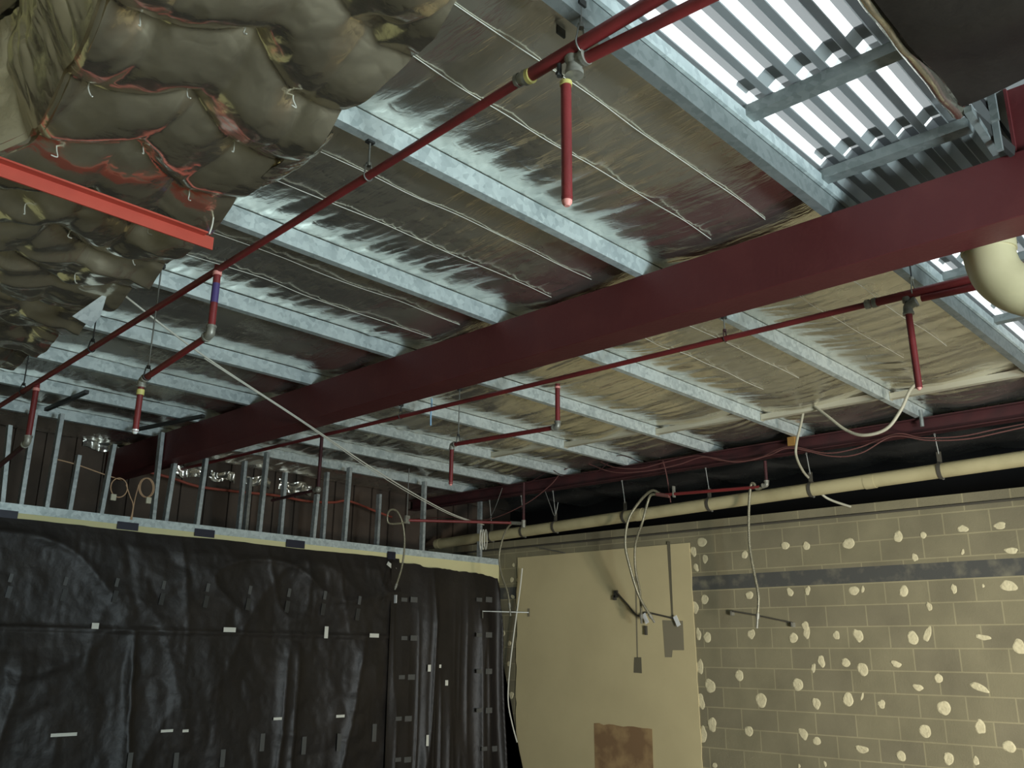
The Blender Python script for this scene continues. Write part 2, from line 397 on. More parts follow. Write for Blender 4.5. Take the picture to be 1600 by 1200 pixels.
# lap plates / cleats where purlins meet the far support
# bridging bars between purlins on the right
seg = [(1, 7.60), (2, 7.52), (3, 7.35), (4, 7.2), (5, 7.05)]
bl = ['between the skylight purlin and the second purlin', 'between the second and third purlins, cables clipped at its end', 'between the third and fourth purlins', 'between the fourth and fifth purlins', 'between the fifth and sixth purlins']
for (k, x), l in zip(seg, bl):
    a = PUR[k]+.052; b = PUR[k+1]-.004
    p = MB().bar((x, a, 3.745), (x, b, 3.745), .06, .05).box((x-.03, b-.002, 3.71), (x+.03, b+.001, 3.79)).box((x-.03, a-.001, 3.71), (x+.03, a+.002, 3.79))
    tag(p.build('bridging_bar', m_conduit), 'pale steel bridging bar '+l, 'bridging bar', 'bridging bars')

# ------------------------------------------------------------------ beams
def ibeam(x, z0, z1, w, y0, y1, tf=.016, tw=.010):
    c = x+w/2
    return MB().prism([(x,y0,z0),(x+w,y0,z0),(x+w,y0,z0+tf),(c+tw/2,y0,z0+tf),(c+tw/2,y0,z1-tf),(x+w,y0,z1-tf),(x+w,y0,z1),(x,y0,z1),(x,y0,z1-tf),(c-tw/2,y0,z1-tf),(c-tw/2,y0,z0+tf),(x,y0,z0+tf)], (0, y1-y0, 0))
b = thing('steel_beam', 'large dark red steel beam running across the whole ceiling', 'beam', (4.07, .66, 3.4))
bx0, bx1, bz0, bz1, tf = 3.97, 4.18, 3.40, 3.698, .014
MB().prism([(bx0,-2,bz0),(bx1,-2,bz0),(bx1,-2,bz0+tf),(bx0+.011,-2,bz0+tf),(bx0+.011,-2,bz1-tf),(bx1,-2,bz1-tf),(bx1,-2,bz1),(bx0,-2,bz1)], (0, 11.92, 0)).build('channel_section', m_beam, b, bevel=.004)
tag(MB().box((3.98, .60, 3.699), (4.17, .612, 4.248)).box((3.98, .788, 3.699), (4.17, .80, 4.248)).box((4.0, .612, 3.699), (4.01, .788, 4.248)).build('steel_post', m_beam), 'dark red steel post standing on the near end of the large beam', 'post')
tag(ibeam(8.30, 3.555, 3.698, .12, -1.0, 9.9, .01, .008).build('edge_beam', m_darkred), 'thin dark red edge beam under the purlin ends above the drain pipe', 'beam')

# orange steel angle under the quilt
oa = thing('steel_angle', 'bright orange-red steel angle poking out beneath the foil blanket', 'steel angle', (1.4, 3.88, 3.5))
yv = 3.66
xa, xb = .3, px(333, 383, y=yv).x
zt = px(333, 373, y=yv).z; zb = px(331, 390, y=yv).z
zt = zb+.062
MB().box((xa, yv, zb), (xb, yv+.008, zt)).build('face_leg', m_orange, oa)
MB().box((xa, yv-.04, zt-.008), (xb-.05, yv, zt)).build('top_leg', m_orange, oa)
MB().tube(spline([(xb-.035, yv-.02, zt), (xb-.03, yv-.03, zt+.05), (xb-.02, yv-.01, 3.60)], 5), .004, 6).build('hanging_cord', m_wire, oa)

# ------------------------------------------------------------------ foil blanket (quilt) hanging on the left
pins = [(.96,2.65),(1.0,3.14),(1.05,3.57),(1.12,4.08),(1.24,2.45),(1.26,2.90),(1.30,3.34),(1.38,4.26),(1.54,2.61),(1.57,3.09),(1.62,3.56),(1.66,4.05),(1.2,4.7),(1.6,4.75),(1.75,4.4),(1.3,5.3),(1.7,5.4),(1.3,6.0),(1.75,6.0),(1.5,2.05),(1.15,1.9),(.8,2.1)]
cre = []
for i in range(len(pins)):
    for j in range(i+1, len(pins)):
        dx = pins[i][0]-pins[j][0]; dy = pins[i][1]-pins[j][1]
        if abs(dx) < .42 and abs(dy) < .33 and abs(dx) > .1: cre.append((pins[i], pins[j]))
QZ = 3.57
ROWS = [(1.0, 1.25, 1.0, 1.2, 1.05), (1.6, 1.8, 1.55, 1.7, 1.6), (2.1, 2.2, 2.05, 2.17, 2.05), (2.52, 2.65, 2.45, 2.61, 2.47), (2.98, 3.14, 2.90, 3.09, 2.96), (3.42, 3.57, 3.34, 3.56, 3.42), (3.88, 4.08, 3.80, 4.05, 3.9),
        (4.35, 4.55, 4.26, 4.5, 4.38), (4.85, 5.0, 4.75, 4.95, 4.8), (5.35, 5.5, 5.3, 5.45, 5.35), (5.9, 6.0, 5.8, 6.0, 5.9), (6.5, 6.6, 6.4, 6.55, 6.45), (7.1, 7.2, 7.1, 7.2, 7.1)]
def quilt_z(X, Y):
    Yw = Y+.05*(vnoise(X*4, Y*3, 4)-.5)
    calm = np.clip((Y-2.85)/.35, 0, 1)*np.clip((4.0-Y)/.15, 0, 1)
    z = np.full(X.shape, QZ); dp = np.full(X.shape, 9.0)
    for a, b in pins: dp = np.minimum(dp, np.hypot(X-a, Y-b))
    for r in range(len(ROWS)-1):
        lo = np.interp(X, [.6, 1.0, 1.27, 1.58, 1.9], ROWS[r]); hi = np.interp(X, [.6, 1.0, 1.27, 1.58, 1.9], ROWS[r+1])
        m_ = (Yw >= lo) & (Yw < hi); t = np.clip((Yw-lo)/(hi-lo), 0, 1)
        pk = .50+.16*(vnoise(X*3, X*0+r, 27)-.5)+.20*calm
        g = np.where(t < pk, np.sin(np.pi/2*np.clip(t/pk, 0, 1))**.9, 1-np.clip((t-pk)/(1-pk), 0, 1)**1.7)
        amp = (.066+.035*(vnoise(X*2.2, X*0+r*2.3, 29)-.3))*(1-.25*calm)
        z = np.where(m_, QZ+.045-amp*g-.035*np.clip(Y-2.0, 0, 1.9), z)
    z = z+.035*(1-.5*calm)*np.clip(1-dp/.11, 0, 1)**1.5
    z = z+.05*(vnoise(X*2.3, Y*1.9, 14)-.5)
    lat = np.abs(((X-1.0-.04*np.sin(Y*5))/.285) % 1.0-.5)*2      # 0 between the pins, 1 at the pins
    z = z+.022*lat**2
    for q_, (fx, fy, am) in enumerate(((3.1, 2.6, .022), (6.5, 5.2, .011), (13, 11, .005))):
        z = z+am*(1-.5*calm)*(np.abs(2*vnoise(X*fx+.5*fy*Y*.4, Y*fy-.3*fx*X, 3+q_*10)-1)-.4)
    far = np.clip((Y-3.9)/.6, 0, 1)
    z = z+.035*far*np.abs(2*vnoise(X*2, Y*7, 33)-1)
    return z
def quilt_edge(Y):   # x of the free right-hand edge
    return np.interp(Y, [1.4, 1.85, 2.15, 2.45, 2.8, 3.3, 3.85, 4.55, 5.6, 6.9], [1.50, 1.62, 1.70, 1.69, 1.75, 1.78, 1.86, 1.93, 1.95, 1.98])+.02*(vnoise(Y*7, Y*0, 23)-.5)
def quilt_left(Y):
    return np.interp(Y, [1.4, 2.6, 3.1, 3.6, 4.2, 5, 6.9], [.78, .80, .88, .94, .5, .2, .2])
ys = np.arange(1.4, 6.9, .014); us = np.linspace(0, 1, 110)
Yg, Ug = np.meshgrid(ys, us, indexing='ij')
Xg = quilt_left(Yg)*(1-Ug)+quilt_edge(Yg)*Ug
Zg = quilt_z(Xg, Yg)
Zg = Zg+.05*np.clip((Ug-.9)/.1, 0, 1)**2*0+.03*np.exp(-(Ug/.03)**2)
qt = MB(); low = np.stack([Xg, Yg, Zg], -1); qt.grid(low, flip=True)
top = low[::6, ::6].copy(); top[..., 2] = QZ+.085+.02*vnoise(top[..., 0]*3, top[..., 1]*3, 2); qt.grid(top)
def strip(A, B): qt.grid(np.stack([A, (A+B)/2, B], 0))
topfull = low.copy(); topfull[..., 2] = QZ+.085
e = low[:, -1]; e2 = e.copy(); e2[:, 0] += .012; e2[:, 2] = np.maximum(e[:, 2]+.02, QZ+.03); strip(e, e2)
e3 = low[0]; e4 = e3.copy(); e4[:, 2] = QZ+.085; strip(e3, e4)
q = thing('foil_blanket', 'large crumpled silver foil insulation blanket pinned up on the left', 'insulation blanket', (1.4, 3.5, 3.6))
qt.build('blanket', m_quilt, q)
# upright side of the blanket, hanging in folds on the left
hs = np.linspace(0, 1, 46); yy = np.arange(1.7, 3.86, .012)
Yc, Hc = np.meshgrid(yy, hs, indexing='ij')
fold = .07*np.abs(2*vnoise(Yc*5.5+.9*Hc, Hc*.9, 41)-1)+.045*np.abs(2*vnoise(Yc*12+1.5*Hc, Hc*2, 43)-1)+.012*np.abs(2*vnoise(Yc*32, Hc*5, 44)-1)
Xc = quilt_left(Yc)+.012-.12*Hc-fold*np.clip(Hc*2.2, 0, 1); base = quilt_z(quilt_left(Yc)+.01, Yc)+.004
Zc = base*(1-Hc)+4.03*Hc
sd = MB().grid(np.stack([Xc, Yc, Zc], -1))
bk = np.stack([Xc, Yc, Zc], -1)[::4, ::3].copy(); bk[..., 0] += .03; sd.grid(bk, flip=True)
sd.build('side_flap', m_quilt, q)
# loose torn flap of foil curling at the free edge
u_ = np.linspace(0, 1, 40); v_ = np.linspace(0, 1, 60)
Uf, Vf = np.meshgrid(u_, v_, indexing='ij')
Yf = 2.72+.62*Vf; ang = Uf*2.7
rad = (.075+.015*(vnoise(Vf*6, Uf*2, 51)-.5))*np.sin(np.pi*np.clip(.12+.88*Vf, 0, 1))**.5
Xf = quilt_edge(Yf)-.03+2.1*rad*np.sin(ang*.62)
Zf = 3.545+rad*(1-np.cos(ang))*.8+.010*np.abs(2*vnoise(Vf*14+Uf*3, Uf*3, 52)-1)
fm = MB().grid(np.stack([Xf, Yf, Zf], -1)); b2 = np.stack([Xf, Yf, Zf+.004], -1); fm.grid(b2, flip=True)
fm.build('curled_flap', m_quilt, q)
for i, (a, b_) in enumerate(pins[:15]):
    zz = float(quilt_z(np.array([a]), np.array([b_]))[0]); rr = random.Random(i)
    pts = [(a, b_, zz+.02), (a+rr.uniform(-.005, .005), b_-.004, zz-.02), (a+rr.uniform(-.012, .012), b_-.008, zz-.05), (a+rr.uniform(-.02, .02), b_-.02, zz-.058)]
    MB().tube(spline(pts, 4), .0028, 5).build('tie', m_wire, q)

# tie wires under the foil
for k in (1, 2, 3):
    for j, fr in enumerate((.29, .57)):
        y = PUR[k]+fr*(PUR[k+1]-PUR[k])
        for side, (xa_, xb_) in enumerate(((1.7+.1*j, 3.93), (4.3, 6.6))):
            if side == 1 and k > 2: continue
            xs = np.linspace(xa_, xb_, 9); rr = random.Random(k*10+j*3+side)
            pts = []
            for x in xs:
                xx_ = np.linspace(x-.15, x+.15, 9)
                pts.append((x, y+rr.uniform(-.012, .012), float(foil_z(xx_, np.full(9, y)).min())-.004))
            o = MB().tube(spline(pts, 5), .0020 if side == 0 else .0018, 5).build('tie_wire', m_wire)
            tag(o, 'thin white wire under foil %s of the beam, %s of two in %s bay' % (('left', 'right')[side], ('nearer', 'farther')[j], ('first', 'second', 'third')[k-1]), 'wire', 'foil tie wires')

# ------------------------------------------------------------------ skylight
ys_ = []; per = .125; prof = []
y = .85
while y < 1.66:
    prof += [(y, 3.888), (y+.034, 3.888), (y+.058, 3.930), (y+.095, 3.930)]
    y += per
prof = [(a, z) for a, z in prof if a < 1.68]
sk = MB()
n = len(prof)
for x0, x1, dz in ((SX0-.1, 3.22, 0), (3.16, 4.10, .004), (4.04, 5.9, 0), (5.84, SX1+.05, .004)):
    vs_ = [(x0, a, z+dz) for a, z in prof]+[(x1, a, z+dz) for a, z in prof]
    for i in range(n-1):
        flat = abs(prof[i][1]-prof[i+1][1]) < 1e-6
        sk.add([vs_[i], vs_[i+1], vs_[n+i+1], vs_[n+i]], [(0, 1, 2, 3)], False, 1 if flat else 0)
tag(sk.build('skylight_sheet', [m_sky, m_skyshade]), 'white ribbed translucent skylight sheet glowing with daylight at top right', 'skylight')
skb = [(3.16, 'first grey batten under the skylight, nearest the two red pipes'), (4.05-.16, 'second grey batten under the skylight, just left of the large beam'), (5.55, 'grey batten under the skylight beyond the large beam, by the cream elbow'), (6.55, 'short grey batten under the skylight at the right edge of the view')]
for x, l in skb:
    zc = 3.855
    t = thing('skylight_batten', l, 'batten', (x, 1.1, zc), 'skylight battens')
    MB().prism([(x-.035, .93, zc-.025), (x+.035, .93, zc-.025), (x+.035, .93, zc+.025), (x-.035, .93, zc+.025)], (0, .68, 0)).build('channel', m_galvdark, t)
    MB().box((x-.13, .9, 3.940), (x-.045, 1.62, 3.955)).build('shade_strap', m_roof, t)  # unseen strap on the roof side, added to cast shadow bands on the sheet
    for i in range(2, 7):
        MB().prism([(x-.012, .69+i*.125, zc+.025), (x+.012, .69+i*.125, zc+.025), (x+.012, .69+i*.125, zc+.031), (x-.012, .69+i*.125, zc+.031)], (0, .01, 0)).build('clip', m_galvd, t)
# bright edge angle on the near purlin
tag(MB().box((1.9, 1.60, 3.80), (8.6, 1.617, 3.806)).box((1.9, 1.60, 3.806), (8.6, 1.604, 3.86)).build('flashing_strip', m_galv), 'slim bright steel flashing along the skylight side of the purlin', 'flashing')
# unseen cover added above the roof to shade the sheet beside the beam
struct(MB().box((3.92, .3, 4.02), (4.62, 2.2, 4.05)).box((3.94, .3, 3.9), (3.98, .36, 4.02)).box((4.56, .3, 3.9), (4.60, .36, 4.02)).box((3.94, 2.1, 3.9), (3.98, 2.2, 4.02)).box((4.56, 2.1, 3.9), (4.60, 2.2, 4.02)).build('added_shade_cover', m_roof))
# foil wrapped edge of skylight and black plastic
xs = np.linspace(1.6, 3.62, 90); th = np.linspace(0, 2*math.pi, 18)
Xe, Te = np.meshgrid(xs, th, indexing='ij')
re_ = .052+.012*(vnoise(Xe*7, Te*.8, 61)-.5)
Pe = np.stack([Xe, .90+.012*(vnoise(Xe*3, Xe*0, 62)-.5)+re_*np.cos(Te)*.6, 3.80+re_*np.sin(Te)*1.2], -1)
em = MB().grid(Pe)
tag(em.build('foil_edging', m_quilt), 'foil wrapped edging between the skylight and the black plastic', 'edging')
xs = np.linspace(1.5, 3.56, 70); ys2 = np.linspace(-1.3, .87, 70); Xb, Yb_ = np.meshgrid(xs, ys2, indexing='ij')
Zb = 3.76-.10*np.clip(1-np.abs(Yb_-.1)/.9, 0, 1)*np.clip((3.56-Xb)/.5, 0, 1)+.05*(vnoise(Xb*3, Yb_*3, 71)-.5)+.03*(ridge(Xb*2+Yb_*2.4, Yb_*2-Xb, 72)**4)
pm = MB().grid(np.stack([Xb, Yb_, Zb], -1), flip=True).grid(np.stack([Xb, Yb_, Zb+.006], -1))
tag(pm.build('plastic_sheet', m_bplastic), 'black plastic sheet slung under the roof at the top right corner', 'plastic sheet')
br = thing('bracket_frame', 'small grey steel bracket frame between the black plastic and the beam end', 'bracket', (3.75, .9, 3.75))
MB().bar((3.6, .86, 3.76), (3.96, .86, 3.72), .03, .03).build('rail', m_galvdark, br)
MB().bar((3.66, .78, 3.70), (3.66, .78, 3.84), .03, .02).build('upright', m_galvdark, br)
MB().bar((3.84, .82, 3.66), (3.84, .82, 3.84), .025, .025).build('upright', m_galvdark, br)
MB().bar((3.66, .90, 3.83), (3.97, .80, 3.70), .02, .05).build('brace', m_darkmetal, br)

# ------------------------------------------------------------------ sprinkler pipes
def pipe_between(mb, p, q, r): mb.cyl(p, q, r, 18)
def elbow(mb, c, d1, d2, r):
    c = Vector(c); d1 = Vector(d1).normalized(); d2 = Vector(d2).normalized(); k = r*1.9
    mb.tube(spline([c+d1*k*1.15, c+d1*k*.55, c+(d1+d2)*k*.12, c+d2*k*.55, c+d2*k*1.15], 5), r*1.22, 16)
    mb.cyl(c+d1*k*.95, c+d1*k*1.3, r*1.42, 16); mb.cyl(c+d2*k*.95, c+d2*k*1.3, r*1.42, 16)
def A(u, v): return px(u, v, x=2.03)
sp = thing('sprinkler_pipe', 'long red sprinkler pipe in front of the beam with hanging drops', 'pipe', (2.03, 1.7, 3.55))
cp = px(822, 121, x=2.03); far = px(8, 629, x=2.03); near = px(1045, -9, x=2.03)
tee = px(893, 93, x=2.03)
pipe_between(m1 := MB(), cp, far+(far-cp)*.35, .0175); m1.build('main_run', m_red, sp)
m1 = MB(); dirn = (tee-cp).normalized(); n2 = near+(near-tee)*.4
pipe_between(m1, cp, n2, .0245); m1.build('feed_pipe', m_red, sp)
m1 = MB(); m1.cyl(cp-dirn*.045, cp-dirn*.03, .026, 18); m1.cyl(cp-dirn*.03, cp+dirn*.01, .023, 18); m1.cyl(cp-dirn*.005, cp+dirn*.012, .029, 18); m1.build('reducing_coupling', m_iron, sp)
MB().cyl(cp+dirn*.012, cp+dirn*.028, .0285, 18).build('sealant_ring', m_brass, sp)
# elbow hanging under the feed, second pipe beside it
q0 = px(918, 90, x=2.06); q1 = px(1112, -6, x=2.06); q0.z -= 0.0
d = (q1-q0).normalized(); MB().cyl(q0, q1+d*.6, .021, 18).build('return_pipe', m_red, sp)
top = px(889, 118, x=2.05)
m1 = MB(); elbow(m1, px(897, 96, x=2.055), d, (0, 0, -1), .023); m1.ball(px(897, 90, x=2.05), .036, 14)
m1.build('elbow', m_iron, sp)
dl = px(886, 322, x=2.05); dt = Vector((dl.x, dl.y, top.z))
MB().cyl(dt+Vector((0, 0, -.03)), dl+Vector((0, 0, .02)), .0185, 18).cyl(dl+Vector((0,0,.035)), dl+Vector((0,0,.03)), .0195, 18).build('drop_pipe', m_red, sp)
MB().tube([dl+Vector((0, 0, .022)), dl+Vector((0, 0, .01)), dl], [.018, .017, .009], 16).build('end_cap', m_tip, sp)
MB().cyl(dt+Vector((0, 0, -.035)), dt+Vector((0, 0, -.02)), .0215, 18).build('sealant_ring', m_brass, sp)
# small valve below the feed
vp = px(874, 112, x=2.03)
MB().cyl(vp+Vector((0,0,.03)), vp+Vector((0,0,-.02)), .009, 10).cyl(vp+Vector((-.014,.0,-.012)), vp+Vector((.014,0,-.012)), .007, 8).build('test_valve', m_darkmetal, sp)
# second drop with a swing elbow
t2 = px(341, 415, x=2.03); e2_ = px(325, 524, x=2.03); e2_.y = t2.y; e2_.x = t2.x
m1 = MB(); m1.cyl(t2, e2_, .0185, 18); m1.build('drop_pipe', m_red, sp)
MB().cyl(t2+Vector((0,0,-.035)), t2+Vector((0,0,-.055)), .0225, 18).build('sealant_ring', m_tip, sp)
MB().cyl(t2+Vector((0,0,-.10)), t2+Vector((0,0,-.205)), .0192, 18).build('tape_wrap', m_purple, sp)
h2 = px(222, 594, x=2.03); dd = (h2-e2_).normalized()
m1 = MB(); elbow(m1, e2_, (0,0,1), dd, .0185); m1.build('elbow', m_iron, sp)
MB().cyl(e2_+dd*.02, h2, .017, 18).build('branch_pipe', m_red, sp)
d2 = px(213, 674, x=h2.x); d2.x = h2.x; d2.y = h2.y
m1 = MB(); elbow(m1, h2, -dd, (0,0,-1), .017); m1.build('elbow', m_iron, sp)
MB().cyl(h2+Vector((0,0,-.02)), d2, .0165, 18).build('drop_pipe', m_red, sp)
MB().cyl(h2+Vector((0,0,-.055)), h2+Vector((0,0,-.085)), .0205, 18).build('sealant_ring', m_brass, sp)
MB().tube([d2+Vector((0,0,.012)), d2, d2-Vector((0,0,.012))], [.018, .016, .008], 14).build('end_cap', m_chrome, sp)
# third drop at far left
t3 = px(58, 600, x=2.04); e3_ = px(41, 692, x=2.04); e3_.x = t3.x; e3_.y = t3.y
MB().cyl(t3, e3_, .019, 18).build('drop_pipe', m_red, sp)
MB().cyl(t3+Vector((0,0,-.03)), t3+Vector((0,0,-.05)), .023, 18).build('sealant_ring', m_tip, sp)
h3 = px(-30, 752, x=2.04); dd = (h3-e3_).normalized()
m1 = MB(); elbow(m1, e3_, (0,0,1), dd, .019); m1.build('elbow', m_iron, sp)
MB().cyl(e3_+dd*.02, h3, .017, 18).build('branch_pipe', m_darkred, sp)

# pipe on the far side of the beam
XBp = 4.86
def Bp(u, v): return px(u, v, x=XBp)
sq = thing('sprinkler_pipe', 'thinner red sprinkler pipe behind the beam, partly hidden by it', 'pipe', (XBp, 2, 3.5))
tB = Bp(1418, 461); cB = Bp(1362, 474); fB = Bp(334, 721); nB = Bp(1600, 416)
MB().cyl(cB, fB+(fB-cB)*.1, .0175, 18).build('main_run', m_red, sq)
MB().cyl(cB, nB, .0245, 18).build('feed_pipe', m_red, sq)
dB = (cB-tB).normalized()
MB().cyl(cB-dB*.03, cB-dB*.005, .0285, 16).cyl(cB-dB*.01, cB+dB*.03, .024, 16).cyl(cB+dB*.012, cB+dB*.035, .0275, 16).build('reducing_coupling', m_iron, sq)
tv = Bp(1418, 478); q0 = Bp(1440, 466); q1 = Bp(1600, 432)
MB().cyl(q0, q1, .020, 16).build('return_pipe', m_red, sq)
m1 = MB(); elbow(m1, tv, (q0-tv), (0,0,-1), .021); m1.cyl(tv+Vector((0,0,.02)), tv+Vector((0,0,.05)), .024, 14); m1.build('elbow', m_iron, sq)
db = Bp(1436, 606); 
MB().cyl(tv+Vector((0,0,-.03)), db, .0185, 16).build('drop_pipe', m_red, sq)
MB().tube([db+Vector((0,0,.01)), db, db-Vector((0,0,.012))], [.0185, .015, .007], 14).build('end_cap', m_tip, sq)
t2 = Bp(871, 600); e2_ = Bp(868, 668); e2_.y = t2.y
MB().cyl(t2, e2_, .018, 16).build('drop_pipe', m_red, sq)
MB().cyl(t2+Vector((0,0,-.02)), t2+Vector((0,0,-.035)), .021, 16).build('sealant_ring', m_tip, sq)
h2 = Bp(706, 695); dd = (h2-e2_).normalized()
m1 = MB(); elbow(m1, e2_, (0,0,1), dd, .018); m1.build('elbow', m_iron, sq)
MB().cyl(e2_+dd*.02, h2, .017, 16).build('branch_pipe', m_red, sq)
d2 = Bp(702, 757); d2.y = h2.y
m1 = MB(); elbow(m1, h2, -dd, (0,0,-1), .017); m1.build('elbow', m_iron, sq)
MB().cyl(h2+Vector((0,0,-.02)), d2, .0165, 16).build('drop_pipe', m_red, sq)
MB().tube([d2+Vector((0,0,.01)), d2, d2-Vector((0,0,.012))], [.017, .014, .007], 14).build('end_cap', m_tip, sq)
t3 = Bp(503, 682); e3_ = Bp(496, 765); e3_.y = t3.y
MB().cyl(t3, e3_, .017, 16).build('drop_pipe', m_darkred, sq)
m1 = MB(); m1.ball(e3_, .03, 10); h3 = Bp(425, 782); m1.cyl(e3_, e3_+(h3-e3_).normalized()*.06, .022, 12); m1.build('elbow', m_iron, sq)
MB().cyl(e3_, h3, .015, 12).build('branch_pipe', m_darkred, sq)

def centre(o):
    v = o.data.vertices; return sum((w.co for w in v), Vector())/len(v)
for root_ in (sp, sq):
    drops = [c for c in root_.children if c.name.split('.')[0] == 'drop_pipe']
    for c in list(root_.children):
        if c.name.split('.')[0] in ('end_cap', 'sealant_ring', 'tape_wrap') and not (c.name.split('.')[0] == 'sealant_ring' and (centre(c)-cp).length < .2):
            dn_ = min(drops, key=lambda d: (centre(d)-centre(c)).length)
            c.parent = dn_; c.matrix_parent_inverse = Matrix.Identity(4)
# hangers for these pipes
def hanger(c, ztop, axis, r, label, rod=m_rod, ringm=m_rod, offset=(0,0,0)):
    c = Vector(c); t = thing('pipe_hanger', label, 'hanger', c, 'sprinkler pipe hangers')
    axis = Vector(axis).normalized(); up = Vector((0,0,1)); sd_ = axis.cross(up).normalized(); up = sd_.cross(axis).normalized()
    rr = r+.004
    loop = [c+sd_*rr*math.cos(a)+up*rr*math.sin(a) for a in np.linspace(math.radians(150), math.radians(390), 16)]
    topc = c+Vector((0,0,r*2.9))
    pts = [topc+sd_*-.012]+loop+[topc+sd_*.012]
    MB().tube(pts, .0035, 6).build('loop', ringm, t)
    MB().cyl(topc-Vector((0,0,.004)), topc+Vector((0,0,.012)), .012, 8).build('nut', ringm, t)
    MB().cyl(topc, Vector((topc.x, topc.y, ztop)), .0045, 8).build('rod', rod, t)
    MB().box((topc.x-.018, topc.y-.012, ztop-.02), (topc.x+.018, topc.y+.012, ztop+.004)).build('clamp', m_darkmetal, t)
    return t
axA = far-cp; axB = fB-cB
def onA(u): 
    a = (822, 121); b = (8, 629); t = (u-a[0])/(b[0]-a[0]); return cp+(px(b[0], b[1], x=2.03)-cp)*0+px(u, a[1]+(b[1]-a[1])*t, x=2.03)-Vector((0,0,0)) if False else px(u, a[1]+(b[1]-a[1])*t, x=2.03)
hanger(onA(575), ZP+.01, axA, .0175, 'wire loop hanger clamped to the second purlin, holding the front sprinkler pipe')
hanger(onA(143), ZP, axA, .0175, 'dark loop hanger on the front sprinkler pipe below the loose metal plate', m_darkmetal, m_darkmetal)
hanger(onA(35), ZP, axA, .0175, 'loop hanger on the front sprinkler pipe at the left edge, beside the last drop', m_darkmetal, m_darkmetal)
hanger(px(908, 70, x=2.03), ZP+.06, axA, .0245, 'wire hanger on the thick red feed pipe at the top elbow')
hanger(px(230, 588, x=2.03), ZP, axA, .017, 'long rod hanger holding the swing branch of the front sprinkler pipe', m_rod, m_darkmetal)
def onB(u):
    a = (1362, 474); b = (334, 721); t = (u-a[0])/(b[0]-a[0]); return px(u, a[1]+(b[1]-a[1])*t, x=XBp)
hanger(onB(1133), ZP, axB, .0175, 'loop hanger on the rear sprinkler pipe at the third purlin', m_rod, m_darkred)
hanger(onB(626), ZP, axB, .0175, 'loop hanger on the rear sprinkler pipe left of the blue strap', m_darkmetal, m_darkmetal)
hanger(Bp(1427, 455), ZP+.02, axB, .0245, 'strap hanger on the rear feed pipe above the leaning drop', m_darkmetal, m_iron)
hanger(px(716, 690, x=XBp), ZP, axB, .017, 'long thin rod hanger on the swing branch of the rear sprinkler pipe', m_rod, m_darkmetal)
p = px(673, 665, x=XBp+.1)
tag(MB().tube(spline([p, p+Vector((0,.004,.09)), p+Vector((0,-.003,.18)), Vector((p.x, p.y, ZP+.02))], 4), .008, 6).build('hanging_strap', m_blue), 'pale blue strap dangling behind the rear sprinkler pipe', 'strap')

# ------------------------------------------------------------------ cream pipes
ep = thing('drain_elbow', 'shiny cream plastic drain elbow below the beam at the right edge', 'pipe', (4.32, 1.12, 3.3))
c0 = px(1545, 395, x=4.32); 
a0 = Vector((c0.x, c0.y, 3.398)); 
path = [px(1543, 375, x=4.30), px(1546, 400, x=4.30), px(1558, 428, x=4.31), px(1582, 448, x=4.33), px(1612, 458, x=4.36), px(1660, 466, x=4.40)]
dv = (path[-1]-path[-2]).normalized(); path += [path[-1]+Vector((.25, -.05, -.01)), path[-1]+Vector((1.6, -.1, -.03))]
dp_ = (c0-EYE).dot(F_); rad = 37*dp_/FPX
MB().tube(spline(path, 6), rad, 28).build('bend', m_pvc, ep)
MB().cyl(px(1540, 350, x=4.30), px(1545, 394, x=4.30), rad*1.07, 28).build('socket', m_pvc, ep)

dr = thing('drain_pipe', 'long cream drain pipe slung along the top of the block wall', 'pipe', (8.45, 5, 3.1))
XD = 8.45
pa = px(684, 850, x=XD); pb = px(1600, 716.5, x=XD); de = (pb-pa).normalized(); pe = pa+de*13.0
rD = .067
MB().cyl(pa, pe, rD, 24).build('pipe_run', m_pvcd, dr)
for u, v in ((1360, 752), (1000, 804)):
    c = px(u, v, x=XD); MB().cyl(c-de*.05, c+de*.05, rD*1.06, 24).build('joint_collar', m_pvcd, dr)
MB().cyl(pa-de*.02, pa+de*.06, rD*1.05, 24).build('end_cap', m_pvcd, dr)
hl = ['leftmost, by the wire coil', 'left of the vertical red riser', 'below a dark cable tail', 'behind the two flexible hoses',
      'over the short red branch', 'where the grey conduit drops', 'nearest the right edge']
for (u, v, vt), l in zip(((768, 838, 760), (818, 832, 757), (868, 820, 742), (977, 805, 700), (1109, 785, 705), (1268, 765, 690), (1470, 735, 640)), hl):
    c = px(u, v, x=XD); t0 = (c-pa).dot(de); c = pa+de*t0
    t = thing('drain_hanger', 'steel strap hanger on cream drain pipe, '+l, 'hanger', c, 'drain pipe hangers')
    sd_ = Vector((1,0,0)); rr = rD+.006
    ptsl = [c+Vector((rr*math.cos(a), 0, rr*math.sin(a))) for a in np.linspace(math.radians(90), math.radians(300), 20)]
    mm = MB()
    for i in range(len(ptsl)-1): mm.bar(ptsl[i], ptsl[i+1], .035, .004, up=(ptsl[i]+ptsl[i+1])/2-c)
    mm.box((c.x-.005, c.y-.02, c.z+rr-.002), (c.x+.005, c.y+.02, c.z+rr+.10)); mm.build('strap', m_slotdark, t)
    MB().ball(c+Vector((rr*.5, 0, -rr*.87)), .016, 8).build('bolt', m_rod, t)
    zt_ = 3.558
    MB().cyl(c+Vector((0,0,rr+.08)), Vector((c.x-.05, c.y, zt_)), .006, 8).build('rod', m_rod, t)
    MB().cyl(Vector((c.x-.05, c.y, zt_-.02)), Vector((c.x-.05, c.y, zt_+.0)), .012, 8).build('nut', m_rod, t)

